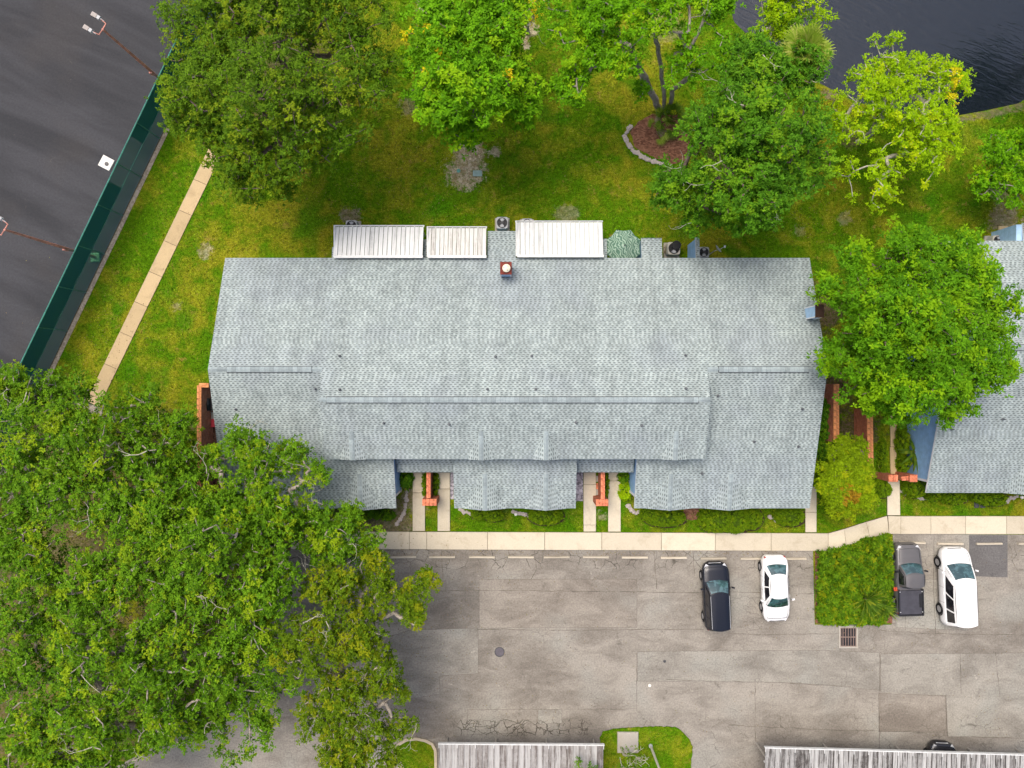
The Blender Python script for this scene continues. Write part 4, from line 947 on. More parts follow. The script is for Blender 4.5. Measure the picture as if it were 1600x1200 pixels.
# ------------------------------------------------------------------ court fence and flood lights
FH = 2.9
fence = empty('court_fence', FB0, math.atan2(fd.y, fd.x)); tag(fence, 'tall green chain link court fence with dark windscreen cloth', 'fence')
FL = (FB1 - FB0).length
def fpar(py): return FL * (py + 80) / 900.0
post_y = [-80 + 60 * k - 3 for k in range(16)]
for y in post_y: MB().tube([(fpar(y), 0, 0), (fpar(y), 0, FH)], .035, 8).build('post', M['green_paint'], fence)
MB().tube([(0, 0, FH), (FL, 0, FH)], .045, 8).build('top_rail', M['green_paint'], fence)
MB().tube([(0, 0, 1.42), (FL, 0, 1.42)], .028, 6).build('mid_rail', M['green_paint'], fence)
MB().tube([(0, 0, .06), (FL, 0, .06)], .028, 6).build('bottom_rail', M['dark_metal'], fence)
for a, b in zip(post_y[:-1], post_y[1:]):
    x0, x1 = fpar(a), fpar(b)
    m = MB(); m.face([(x0, 0.0, .06), (x1, 0.0, .06), (x1, 0.0, FH), (x0, 0.0, FH)]); m.build('chain_link_panel', M['chainlink'], fence)
    lo, hi = max(a, -80), b
    rngs = [(lo, min(hi, 236)), (max(lo, 303), hi)]
    for u0, u1 in rngs:
        if u1 - u0 < 2: continue
        m = MB(); n = 8; zl = [1.40 + rnd.uniform(-.05, .05) for _ in range(n + 1)]
        for k in range(n):
            xa, xb = fpar(u0 + (u1 - u0) * k / n), fpar(u0 + (u1 - u0) * (k + 1) / n); dy = lambda q: -.05 - .02 * math.sin(q * 2.3)
            m.face([(xa, dy(xa), zl[k]), (xb, dy(xb), zl[k + 1]), (xb, dy(xb), FH - .03), (xa, dy(xa), FH - .03)])
        m.build('windscreen', M['screen'], fence)
def flood(px, py, label, ang):
    b = at(px, py); root = empty('flood_light', b); tag(root, label, 'flood light', 'flood lights of the tennis court'); hh = 8.4
    MB().bevbox((0, 0, .09), (.62, .62, .16), .04).build('footing', M['green_pad'], root)
    MB().tube([(0, 0, .1), (0, 0, hh * .55), (0, 0, hh)], [.10, .085, .06], 10).build('pole', M['rust'], root)
    MB().box((.0, -.11, 3.2), (.2, .1, .32)).build('junction_box', M['rust'], root)
    d = V((math.cos(ang), math.sin(ang), 0)); s = V((-d.y, d.x, 0))
    MB().tube([s * -.42 + d * .25 + V((0, 0, hh + .1)), s * -.36 + V((0, 0, hh)), V((0, 0, hh - .02)), s * .36 + V((0, 0, hh)), s * .42 + d * .25 + V((0, 0, hh + .1))], .035, 8).build('cross_arm', M['rust'], root)
    for q in (-1, 1):
        c = s * (.42 * q) + d * .42 + V((0, 0, hh + .12)); hd = MB()
        hd.box((0, 0, 0), (.22, .24, .14), 0, 0, .8); hm = hd.build('lamp_housing', M['grey_metal'], root, c, ang)
        MB().box((.30, 0, -.02), (.38, .27, .12), 0, 0, .86).build('lens', M['lamp_glass'], hm)
        MB().tube([(-.3, 0, -.05), (-.1, 0, 0)], .03, 6).build('bracket', M['grey_metal'], hm)
flood(276, 146, 'rusty two-lamp flood light pole leaning over the court at the top left', math.atan2(.62, -1))
flood(150.5, 402.5, 'rusty flood light pole over the court, its lamps cut off by the left edge', math.atan2(.62, -1))
p = at(167, 255); root = empty('court_box', (p.x, p.y, 0), R(-28)); tag(root, 'white square concrete pad with a dark cover on the court', 'concrete pad')
MB().bevbox((0, 0, .05), (.86, .80, .09), .02).build('slab', M['white_pad'], root); MB().lathe((.08, -.05, .095), [(.14, 0), (.14, .03), (.06, .035), (.06, .06), (.01, .06)], 14).build('cover', M['dark_metal'], root)

# ------------------------------------------------------------------ carports
def carport(label, A, B, depth, n, mat, postx):
    """A, B: ends of the north edge (world), roof falling slightly south"""
    d = B - A; L = d.length; an = math.atan2(d.y, d.x); z = A.z
    root = empty('carport', (A.x, A.y, 0), an); tag(root, label, 'carport')
    MB().box((L / 2, .05, z - .03), (L + .1, .07, .20)).build('fascia', M['white_metal'], root)
    w = L / n; pm = MB(); prof = [(-w / 2 + .003, 0), (-w / 2 + .003, .06), (-w / 2 + .055, .06), (-w / 2 + .07, .012), (w / 2 - .01, .012), (w / 2 - .01, 0)]
    for i in range(len(prof) - 1):
        (xa, za), (xb, zb) = prof[i], prof[i + 1]; pm.face([(xa, -depth, za - .1), (xb, -depth, zb - .1), (xb, 0, zb), (xa, 0, za)])
    pm.face([(x, 0, zz) for x, zz in prof]); pm.face([(prof[0][0], -depth, -.1), (prof[0][0], 0, 0), (prof[-1][0], 0, 0), (prof[-1][0], -depth, -.1)])
    pmm = pm.mesh('roof_panel', mat)
    for k in range(n): link('roof_panel', pmm, root, (w * (k + .5), 0, z - .02))
    g = MB()
    for k in range(0, n + 1, 3): g.box((w * k, -.08, z + .05), (.04, .26, .03))
    g.build('gutter_straps', M['white_metal'], root)
    for y in (-.95, -depth + .9): MB().box((L / 2, y, z - .17), (L, .1, .14)).build('beam', M['white_metal'], root)
    for x in postx:
        for y in (-.95, -depth + .9): MB().box((x, y, (z - .24) / 2 + .005), (.09, .09, z - .24)).build('post', M['pad'], root)
    return root
cz = 2.6
carport('stained white ribbed carport roof at the bottom centre', at(686, 1163, cz), at(943, 1165, cz), 5.6, 27, M['carport_panel2'], (.3, 3.6, 7.0, 10.2))
A, B = at(1196, 1169, cz), at(1640, 1181.5, cz)
carport('long carport roof of dark and pale ribbed pans at the bottom right', A, B, 5.6, 58, M['carport_panel'], (.3, 4.9, 9.8, 14.7, 18.0))

# grass islands in the lot
def island(name, pts, kerbw, z=0.10, kerb=True):
    P = pxpoly(pts); root = struct(sheet(name, P, z, M['lawn'], None, True, .095))
    if kerb:
        m = MB(); c = V((sum(p[0] for p in P) / len(P), sum(p[1] for p in P) / len(P), 0)); n = len(P)
        for i in range(n):
            a, b = V((*P[i], 0)), V((*P[(i + 1) % n], 0)); oa = a + (a - c).normalized() * kerbw; ob = b + (b - c).normalized() * kerbw
            m.prism([tuple(a)[:2], tuple(b)[:2], tuple(ob)[:2], tuple(oa)[:2]], .012, z + .03)
        m.build('kerb', M['kerb'], root)
island('grass_island', [(617, 1172), (624, 1164), (636, 1157), (651, 1155.5), (664, 1158), (674, 1163), (678.5, 1172), (679, 1192), (679, 1240), (660, 1240), (632, 1198)], .19)
island('grass_island', wobbly([(937, 1152), (942, 1143), (955, 1139), (985, 1136), (1020, 1135), (1055, 1135.5), (1066, 1142), (1076, 1154), (1082, 1166), (1080, 1185), (1078, 1240), (945, 1240)], amp=.8), .1, .09, False)
p = at(981, 1160, .15); o = MB().bevbox((p.x, p.y, .13), (1.42, 1.4, .16), .03).build('transformer_pad', M['pad']); tag(o, 'square grey concrete pad on the grass island', 'concrete pad')
p = at(1016, 1164); root = empty('street_lamp', (p.x, p.y, .08)); tag(root, 'white lamp post rising from the grass island out of the picture', 'street lamp')
MB().lathe((0, 0, 0), [(.13, 0), (.13, .12), (.09, .16), (.09, .3)], 14).build('collar', M['grey_metal'], root); MB().tube([(0, 0, .1), (0, 0, 5.6)], [.085, .06], 10).build('pole', M['tan_metal'], root)
MB().lathe((0, 0, 5.6), [(.08, 0), (.2, .08), (.2, .42), (.24, .44), (.02, .6)], 14).build('lantern', M['white_metal'], root)

# ------------------------------------------------------------------ vehicles (local y forward, x to the right)
def interp(tab, y):
    for (a, b) in zip(tab[:-1], tab[1:]):
        if a[0] <= y <= b[0]:
            f = (y - a[0]) / (b[0] - a[0]); f = f * f * (3 - 2 * f) if len(a) > 2 and a[2] else f
            return a[1] + (b[1] - a[1]) * f
    return tab[-1][1] if y > tab[-1][0] else tab[0][1]
def vehicle(name, label, cat, px, py, zc, head, L, W, zt, wt, cabin, paintm, glassm, wheels, wr=.33, zb=.22, roofm=None, sidem=None, rack=False, lens_front=True, pillar=None, hood=None, bed=None, group=None):
    """zt: body top height along y (0 tail .. L nose); wt: half width factor along y; cabin: dict"""
    c = at(px, py, zc); root = empty(name, (c.x, c.y, .012), head); tag(root, label, cat, group)
    hw = W / 2; Y = lambda y: y - L / 2; N = 40; rings = []
    m = MB()
    for i in range(N + 1):
        y = L * (1 - math.cos(math.pi * i / N)) / 2; w = hw * interp(wt, y / L); top = interp(zt, y / L)
        half = [(0, zb), (w * .84, zb), (w * .95, zb + .09), (w * .99, zb + .24), (w, min(top - .12, zb + .42)), (w * .985, top - .13), (w * .945, top - .045), (w * .86, top - .006), (w * .5, top + .022), (0, top + .030)]
        ring = half + [(-x, z) for x, z in half[-2:0:-1]]
        rings.append(len(m.v)); [m.v.append((x, Y(y), z)) for x, z in ring]
    nr = len(ring)
    for i in range(N):
        for k in range(nr):
            m.f.append([rings[i] + k, rings[i] + (k + 1) % nr, rings[i + 1] + (k + 1) % nr, rings[i + 1] + k]); m.mi.append(0)
    m.f.append([rings[0] + k for k in range(nr)][::-1]); m.f.append([rings[N] + k for k in range(nr)]); m.mi += [0, 0]
    m.f = [f[::-1] for f in m.f]
    m.build('body', paintm, root, smooth=True, ang=50)
    # cabin shell: five curved faces
    C = cabin; zr = C['zr']; zbf = interp(zt, C['b0'] / L) ; 
    by1, by0, ry1, ry0 = Y(C['b1']), Y(C['b0']), Y(C['r1']), Y(C['r0']); wb, wr_ = C['wb'], C['wr']; zf = interp(zt, C['b1'] / L) - .01; zk = interp(zt, C['b0'] / L) - .01
    q = {'FLb': V((-wb * C.get('wf', .94), by1, zf)), 'FRb': V((wb * C.get('wf', .94), by1, zf)), 'RLb': V((-wb * C.get('wk', .94), by0, zk)), 'RRb': V((wb * C.get('wk', .94), by0, zk)),
         'FLt': V((-wr_, ry1, zr - .05)), 'FRt': V((wr_, ry1, zr - .05)), 'RLt': V((-wr_ * C.get('rk', .97), ry0, zr - .04)), 'RRt': V((wr_ * C.get('rk', .97), ry0, zr - .04))}
    def surf(a, b, cc, dd, bul, off=0.0, flat=0.0):
        n_ = (b - a).cross(dd - a).normalized()
        def fn(u, v): return a.lerp(b, u).lerp(dd.lerp(cc, u), v) + V(bul) * (4 * u * (1 - u)) * (1 - flat * v) + n_ * (off + .03 * 4 * v * (1 - v))
        return fn
    ws = (q['FRb'], q['FLb'], q['FLt'], q['FRt'], (0, .14, 0)); rw = (q['RLb'], q['RRb'], q['RRt'], q['RLt'], (0, -.12, 0))
    sl_ = (q['FLb'], q['RLb'], q['RLt'], q['FLt'], (-.05, 0, 0)); sr_ = (q['RRb'], q['FRb'], q['FRt'], q['RRt'], (.05, 0, 0)); rf = (q['FRt'], q['FLt'], q['RLt'], q['RRt'], (0, 0, .06))
    def rooff(u, v):
        p = q['FRt'].lerp(q['FLt'], u).lerp(q['RRt'].lerp(q['RLt'], u), v); p = p + V((0, .14 * 4 * u * (1 - u) * (1 - v) - .12 * 4 * u * (1 - u) * v, .07 * (1 - (2 * u - 1) ** 4) * (.55 + .45 * 4 * v * (1 - v))))
        return p
    m = MB()
    for sf in (ws, rw, sl_, sr_): m.patch(surf(*sf[:4], sf[4]), 0, 1, 0, 1, 8, 4)
    m.patch(rooff, 0, 1, 0, 1, 10, 10); m.f = [f for f in m.f]
    m.build('cabin', roofm or paintm, root, smooth=True, ang=40)
    MB().patch(surf(*ws[:4], ws[4], .014), .05, .95, .05, .93, 8, 4).build('windshield', glassm, root, smooth=True)
    MB().patch(surf(*rw[:4], rw[4], .014), .07, .93, C.get('rwv', .1), .92, 8, 4).build('rear_window', C.get('rglass', glassm), root, smooth=True)
    for sf in (sl_, sr_):
        for (u0, u1) in C.get('sw', ((.08, .47), (.51, .92))):
            u0_, u1_ = (u0, u1) if sf is sl_ else (1 - u1, 1 - u0)
            MB().patch(surf(*sf[:4], sf[4], .012), u0_, u1_, .12, .86, 4, 3).build('side_window', sidem or M['glass_dark'], root, smooth=True)
    for sx in (-.45, .25):
        a_ = surf(*ws[:4], ws[4], .03)(.5 - sx, .06); b_ = surf(*ws[:4], ws[4], .03)(.5 - sx - .30, .22); MB().tube([a_, b_], .011, 4).build('wiper', M['black'], root)
    MB().box((0, Y(-.012), .62), (.34, .02, .16)).build('licence_plate', M['clear_lens'], root)
    if pillar:
        for sx in (-1, 1): MB().tube([V((sx * (wr_ + .015), ry1 - .05, zr - .025)), V((sx * (wr_ * .99 + .015), (ry0 + ry1) / 2, zr + .0)), V((sx * (wr_ * .97 + .015), ry0 + .05, zr - .03))], .016, 6).build('roof_rail', pillar, root)
    # wheels, arches, mirrors, lamps
    for y in wheels:
        for sx in (-1, 1):
            w = hw * interp(wt, y / L)
            t_ = MB(); pr_ = [(wr * .62, -.10), (wr * .95, -.11), (wr, -.08), (wr, .08), (wr * .95, .11), (wr * .62, .10)]; n = 22
            for r_, x_ in pr_:
                for k in range(n): an_ = 2 * math.pi * k / n; t_.v.append((x_, r_ * math.cos(an_), r_ * math.sin(an_)))
            for i in range(len(pr_) - 1):
                for k in range(n): t_.f.append([i * n + k, i * n + (k + 1) % n, (i + 1) * n + (k + 1) % n, (i + 1) * n + k]); t_.mi.append(0)
            wo = t_.build('wheel', M['tyre'], root, (sx * (w - .085), Y(y), wr), smooth=True)
            rm = MB(); n = 20
            rm.v = [(sx * .10, 0, 0)] + [(sx * .09, wr * .63 * math.cos(2 * math.pi * k / n), wr * .63 * math.sin(2 * math.pi * k / n)) for k in range(n)]
            rm.f = [[0, 1 + k, 1 + (k + 1) % n] for k in range(n)]; rm.mi = [0] * n
            for k in range(5):
                an_ = 2 * math.pi * k / 5; rm.box((sx * .104, wr * .34 * math.cos(an_), wr * .34 * math.sin(an_)), (.015, .07, .07))
            rm.build('rim', M['rim'], wo)
            ar = MB(); n = 16
            for k in range(n + 1):
                an_ = math.pi * (k / n) * 1.16 - .08 * math.pi
                for r_ in (wr + .015, wr + .085): ar.v.append((sx * (w + .004), Y(y) + r_ * math.cos(an_), wr + r_ * math.sin(an_)))
            for k in range(n): ar.f.append([2 * k, 2 * k + 1, 2 * k + 3, 2 * k + 2]); ar.mi.append(0)
            ar.build('wheel_arch', M['black'], root)
    for sx in (-1, 1):
        my = by1 - .42; mo = MB().box((0, 0, 0), (.20, .11, .13), 0, 0, .8).build('mirror', C.get('mir', paintm), root, (sx * (hw + .13), my, zf + .14), sx * -.25)
        MB().tube([(sx * -.16, .0, -.05), (sx * -.05, 0, -.02)], .025, 6).build('mirror_arm', M['black'], mo)
        wN = hw * interp(wt, .955); zN = interp(zt, .955)
        if lens_front: MB().box((sx * wN * .82, Y(L * .945), zN - .035), (.17, .34, .075), sx * .55).build('headlight', M['clear_lens'], root)
        wT = hw * interp(wt, .02); zT = interp(zt, .02)
        MB().box((sx * wT * .88, Y(L * .028), zT - .13), (.16, .14, .20), sx * -.5).build('taillight', M['red_lens'], root)
    # panel gaps over the hood and tail, grille, plates
    hy0, hy1 = by1 + .12, Y(L * .93)
    hm = MB(); n = 12
    for s_ in (-1, 1):
        pts = []
        for k in range(n + 1):
            y = hy0 + (hy1 - hy0) * k / n; yy = (y + L / 2) / L; pts.append(V((s_ * hw * interp(wt, yy) * .80, y, interp(zt, yy) + .008)))
        hm.tube(pts, .011, 4)
    yy = (hy1 + L / 2) / L; hm.tube([V((x * hw * interp(wt, yy) * .80, hy1 + .05 * (1 - x * x), interp(zt, yy) + .012 + .012 * (1 - x * x))) for x in (-1, -.5, 0, .5, 1)], .011, 4)
    hm.build('hood_gap', M['black'], root)
    MB().box((0, Y(L * .985), interp(zt, .985) - .07), (W * .44, .08, .09)).build('grille', C.get('grille', M['black']), root)
    dm = MB()
    for f_ in C.get('doors', (.36, .52, .66)):
        y = Y(L * f_); w = hw * interp(wt, f_); zt_ = interp(zt, f_)
        for s_ in (-1, 1): dm.tube([(s_ * (w * .985), y, zb + .15), (s_ * (w + .002), y, .55), (s_ * (w * .985), y, zt_ - .13)], .008, 4)
    dm.build('door_gap', M['black'], root)
    for f_ in C.get('handles', (.42, .60)):
        for s_ in (-1, 1): MB().box((s_ * (hw * .995), Y(L * f_), interp(zt, f_) - .16), (.03, .18, .03)).build('door_handle', C.get('hmat', paintm), root)
    return root

# dark hatchback, nose up the picture
vehicle('parked_car', 'black estate car with grey-blue sheen parked nose-in left of the white sedan', 'car', 1121.5, 933.5, .95, R(2.6), 4.50, 1.82,
        [(0, .80, 1), (.05, .98, 1), (.3, .96), (.66, .95), (.70, .93), (.90, .82, 1), (.97, .72, 1), (1, .50)], [(0, .70), (.015, .82), (.06, .95), (.25, 1.0), (.78, 1.0), (.88, .965, 1), (.945, .89), (.98, .76), (1, .50)],
        dict(b0=.10, b1=3.30, r0=.30, r1=2.55, zr=1.50, wb=.86, wr=.60, rwv=.15, sw=((.06, .38), (.41, .68), (.71, .93)), grille=M['clear_lens'], mir=M['car_black'], handles=(.42, .62)), M['car_black'], M['glass'], (.85, 3.60), .33, pillar=M['grey_metal'])
# white sedan, nose down the picture
vehicle('parked_car', 'white sedan parked with its rear to the sidewalk', 'car', 1213.5, 921.5, .9, R(180 + 2.2), 4.45, 1.80,
        [(0, .78, 1), (.04, .94, 1), (.2, .97), (.66, .93), (.72, .91), (.90, .80, 1), (.97, .68, 1), (1, .48)], [(0, .60), (.02, .78), (.07, .92), (.25, 1.0), (.76, 1.0), (.87, .965, 1), (.94, .88), (.98, .73), (1, .46)],
        dict(b0=.55, b1=3.28, r0=1.22, r1=2.52, zr=1.42, wb=.84, wr=.56, rglass=M['glass'], sw=((.10, .46), (.50, .90)), doors=(.30, .50, .68)), M['car_white'], M['glass_green'], (.80, 3.50), .32)
# white minivan
vehicle('parked_car', 'large white minivan parked nose-in beside the grey pickup', 'van', 1500, 918, 1.1, R(2.4), 5.10, 2.00,
        [(0, .95, 1), (.03, 1.06, 1), (.3, 1.06), (.70, 1.06), (.78, 1.02), (.92, .88, 1), (.98, .74, 1), (1, .52)], [(0, .86, 1), (.04, .97, 1), (.2, 1.0), (.78, 1.0), (.88, .97, 1), (.945, .89), (.98, .76), (1, .52)],
        dict(b0=.05, b1=4.05, r0=.22, r1=3.12, zr=1.76, wb=.96, wr=.70, rwv=.25, sw=((.14, .42), (.45, .70), (.73, .94)), doors=(.30, .50, .72)), M['car_white'], M['glass'], (.95, 4.10), .36)
# pickup: cab forward, covered bed behind
pk = vehicle('pickup_truck', 'grey pickup truck with black covered bed beside the planted island', 'pickup truck', 1422, 906.5, .95, R(1.6), 4.75, 1.72,
        [(0, .92), (.40, .94), (.43, 1.02), (.70, 1.02), (.73, 1.0), (.93, .90, 1), (.985, .80, 1), (1, .60)], [(0, .95), (.04, .97), (.4, .98), (.75, 1.0), (.92, .95, 1), (.975, .88, 1), (1, .74)],
        dict(b0=1.98, b1=3.42, r0=2.12, r1=2.82, zr=1.58, wb=.80, wr=.62, sw=((.12, .86),), rglass=M['glass_dark'], mir=M['black'], doors=(.43, .68), handles=(.5,)), M['car_grey'], M['glass'], (.85, 3.85), .36)
MB().bevbox((-.04, -1.46, .985), (1.48, 1.62, .07), .03).build('bed_cover', M['tonneau'], pk)
for sx in (-1, 1): MB().box((sx * .79, -1.46, .98), (.10, 1.74, .09)).build('bed_rail', M['car_dark'] if sx < 0 else M['black'], pk)
MB().box((0, -2.33, .96), (1.66, .09, .10)).build('tailgate', M['black'], pk)
MB().box((.62, -1.35, 1.04), (.16, .9, .05)).build('rolled_cover_edge', M['black'], pk)
for sx, y in ((-.74, -.75), (-.74, -2.1), (.72, -.75), (.72, -2.1)): MB().lathe((sx, y, 1.02), [(.03, 0), (.03, .02), (.005, .03)], 8).build('bed_snap', M['clear_lens'], pk)
# cars under the carport
vehicle('parked_car', 'dark car under the right carport, only its nose showing', 'car', 1472, 1214, .7, R(-2), 4.5, 1.80,
        [(0, .80, 1), (.05, .98, 1), (.66, .95), (.70, .93), (.90, .82, 1), (.97, .72, 1), (1, .50)], [(0, .70), (.015, .82), (.06, .95), (.25, 1.0), (.78, 1.0), (.88, .965, 1), (.945, .89), (.98, .76), (1, .50)],
        dict(b0=.4, b1=3.30, r0=1.0, r1=2.55, zr=1.45, wb=.84, wr=.58, grille=M['clear_lens']), M['car_dark'], M['glass'], (.85, 3.60), .33)
vehicle('parked_car', 'white car hidden under the left end of the right carport', 'car', 1227, 1225, .7, R(-1), 4.5, 1.80,
        [(0, .80, 1), (.05, .98, 1), (.66, .95), (.70, .93), (.90, .82, 1), (.97, .72, 1), (1, .50)], [(0, .70), (.015, .82), (.06, .95), (.25, 1.0), (.78, 1.0), (.88, .965, 1), (.945, .89), (.98, .76), (1, .50)],
        dict(b0=.4, b1=3.30, r0=1.0, r1=2.55, zr=1.45, wb=.84, wr=.58), M['car_white'], M['glass'], (.85, 3.60), .33)

# ------------------------------------------------------------------ vegetation
def fast_mesh(name, verts, quads, mat, attrs=None, tris=None):
    me = bpy.data.meshes.new(name); nv = len(verts); me.vertices.add(nv); me.vertices.foreach_set('co', np.ascontiguousarray(verts, np.float32).ravel())
    q = quads if quads is not None else tris; k = q.shape[1]; nf = len(q)
    me.loops.add(nf * k); me.loops.foreach_set('vertex_index', np.ascontiguousarray(q, np.int32).ravel())
    me.polygons.add(nf); me.polygons.foreach_set('loop_start', np.arange(0, nf * k, k, dtype=np.int32)); 
    me.materials.append(mat)
    for an, val in (attrs or {}).items():
        a = me.attributes.new(an, 'FLOAT', 'FACE'); a.data.foreach_set('value', np.ascontiguousarray(val, np.float32))
    me.update(calc_edges=True); return me
def unit(a): return a / np.maximum(np.linalg.norm(a, axis=-1, keepdims=True), 1e-9)
def leaves(name, centers, clump, mat, parent, tufts=10, per=7, spread=.5, flat=.55, ln=.15, wd=.075, up=.35, droop=0.15, g=None):
    g = g or rng; n = len(centers)
    if n == 0: return None
    sc_ = np.exp(g.normal(0, .26, n)); keep_ = g.random((n, tufts)) < np.clip(sc_ ** 1.5, .3, 1.0)[:, None] + .15; keep_ = keep_.ravel()
    c = np.repeat(centers, tufts, 0)[keep_]; cl_ = np.repeat(clump, tufts)[keep_]; spr = np.repeat(sc_, tufts)[keep_][:, None] * spread
    off = g.normal(0, 1, (len(c), 3)); off = unit(off) * (g.random((len(c), 1)) ** .5) * spr; off[:, 2] *= flat; c = c + off
    tt = np.repeat(np.clip(g.normal(.5, .2, len(c)) + .22 * off[:, 2] / max(spread * flat, .01), 0, 1), per); c = np.repeat(c, per, 0); cl_ = np.repeat(cl_, per); m = len(c)
    th = g.random(m) * 2 * np.pi; d = unit(np.stack([np.cos(th), np.sin(th), g.normal(up - droop, .35, m)], 1))
    w = unit(np.cross(np.stack([g.normal(0, .35, m), g.normal(0, .35, m), np.ones(m)], 1), d)); nrm = np.cross(d, w)
    l = (ln * g.uniform(.65, 1.25, m))[:, None]; wd_ = (wd * g.uniform(.7, 1.2, m))[:, None]
    v = np.empty((m, 4, 3)); v[:, 0] = c + d * l * .12; v[:, 1] = c + d * l * .6 + w * wd_ / 2 + nrm * wd_ * .12; v[:, 2] = c + d * l * 1.12 - np.array([0, 0, 1]) * l * .12; v[:, 3] = c + d * l * .6 - w * wd_ / 2 + nrm * wd_ * .12
    f = np.arange(m * 4).reshape(m, 4)
    return link(name, fast_mesh(name, v.reshape(-1, 3), f, mat, {'tint': np.clip(tt + g.normal(0, .16, m), 0, 1), 'clump': cl_}), parent)
def frusta(A, B, ra, rb, n):
    d = unit(B - A); ref = np.where(np.abs(d[:, 2:3]) < .9, np.array([[0, 0, 1.]]), np.array([[1., 0, 0]])); u = unit(np.cross(d, ref)); w = np.cross(d, u); m = len(A)
    an = np.arange(n) * 2 * np.pi / n; ring = u[:, None, :] * np.cos(an)[None, :, None] + w[:, None, :] * np.sin(an)[None, :, None]
    v = np.concatenate([A[:, None, :] + ring * ra[:, None, None], B[:, None, :] + ring * rb[:, None, None]], 1); b = (np.arange(m) * 2 * n)[:, None, None]
    k = np.arange(n); f = np.stack([k, (k + 1) % n, n + (k + 1) % n, n + k], 1)[None] + b
    return v.reshape(-1, 3), f.reshape(-1, 4)
def lobes_pts(lobes, n, g, low=.3, shell=.45):
    c = np.array([list(at(px, py, z)) for px, py, r, z, zr in lobes]); r = np.array([r * (H - z) / F for px, py, r, z, zr in lobes]); zr = np.array([l[4] for l in lobes])
    i = g.choice(len(lobes), n, p=r ** 2 / (r ** 2).sum()); d = unit(g.normal(0, 1, (n, 3))); dn = (d[:, 2] < 0) & (g.random(n) > low); d[dn, 2] *= -1
    s = g.random((n, 1)) ** shell
    return c[i] + d * s * np.stack([r[i], r[i], zr[i]], 1)
def tree(name, label, cat, base, lobes, n, leafm, barkm, seed, cr=.55, tufts=11, per=7, ln=.15, wd=.075, flat=.55, r0=.02, rmax=.32, limbs=None, bare=0, extra=None, group=None, fork=.38, low=.3, up=.35, droop=.15, twig_mat=None, blen=1.0, pexp=.46, clumpy=.65):
    g = np.random.default_rng(seed); b0 = np.array(list(at(base[0], base[1], -.05)))
    root = empty(name, (0, 0, 0)); root.location = tuple(b0); tag(root, label, cat, group)
    P = lobes_pts(lobes, int(n * 1.9), g, low); ph_ = g.random(6) * 6.28; kf = 1.5
    fld = np.sin(P[:, 0] * kf + ph_[0] + 1.2 * np.sin(P[:, 1] * .7 + ph_[1])) + np.sin(P[:, 1] * kf * 1.1 + ph_[2] + 1.1 * np.sin(P[:, 0] * .8 + ph_[3])) + .8 * np.sin(P[:, 2] * 1.6 + ph_[4] + P[:, 0] * .5)
    P = P[np.argsort(-(fld * clumpy + g.normal(0, 1.35, len(P))))[:n]]; isbare = np.zeros(n, bool)
    if bare: isbare[g.choice(n, bare, replace=False)] = True
    nodes = np.zeros((60 + n * 12, 3)); par = -np.ones(60 + n * 12, int); cnt = 0
    def addline(pts, start=-1):
        nonlocal cnt
        prev = start
        for p in pts:
            nodes[cnt] = p; par[cnt] = prev; prev = cnt; cnt += 1
        return prev
    top = P.mean(0); 
    if limbs:
        for lb in limbs:
            q = [np.array(list(at(*p))) for p in lb]; dense = []
            for a_, b_ in zip(q[:-1], q[1:]):
                for k in range(4): dense.append(a_ + (b_ - a_) * k / 4 + g.normal(0, .04, 3))
            addline(dense + [q[-1]])
        fk = nodes[:cnt].mean(0)
    else:
        fk = b0 + (top - b0) * fork; fk[2] = max(.4, top[2] * fork); addline([b0 + (fk - b0) * k / 4 + (g.normal(0, .06, 3) if 0 < k < 4 else 0) for k in range(5)]); fk = nodes[cnt - 1]
    order = np.argsort(np.linalg.norm(P - fk, axis=1)); tip = np.zeros(n, int)
    for i in order:
        p = P[i]; dv = nodes[:cnt] - p; d = np.linalg.norm(dv, axis=1); nd = np.linalg.norm(nodes[:cnt] - fk, axis=1); pd = np.linalg.norm(p - fk)
        cost = d + .25 * nd + np.where(nd > pd, 2.0, 0) + np.where(nodes[:cnt, 2] > p[2] + .4, 1.0, 0); cost[0] += 3 if not limbs else 0
        j = int(np.argmin(cost)); q = nodes[j]; L = d[j]; k = int(min(10, max(1, round(L / .55)))); bend = g.normal(0, .10, 3) * L; bend[2] = abs(bend[2]) * .5 + .03 * L; prev = j
        for s in range(1, k + 1):
            f = s / k; nodes[cnt] = q + (p - q) * f + bend * 4 * f * (1 - f) * .5 + (g.normal(0, .03, 3) if s < k else 0); par[cnt] = prev; prev = cnt; cnt += 1
        tip[i] = prev
    wt_ = np.zeros(cnt); np.add.at(wt_, tip, 1.0)
    for i in range(cnt - 1, 0, -1):
        if par[i] >= 0: wt_[par[i]] += wt_[i]
    rad = np.minimum(r0 * np.maximum(wt_, .6) ** pexp, rmax); c_ = np.nonzero(par[:cnt] >= 0)[0]; pr_ = par[c_]
    A, B = nodes[pr_], nodes[c_]; ra = np.minimum(rad[pr_], rad[c_] * 1.25); rb = rad[c_]
    big = rb > .06; V1, F1 = frusta(A[big], B[big], ra[big], rb[big], 7); V2, F2 = frusta(A[~big], B[~big], ra[~big], rb[~big], 4)
    vs, fs_ = [V1, V2], [F1, F2 + len(V1)]
    loc = np.array(b0)
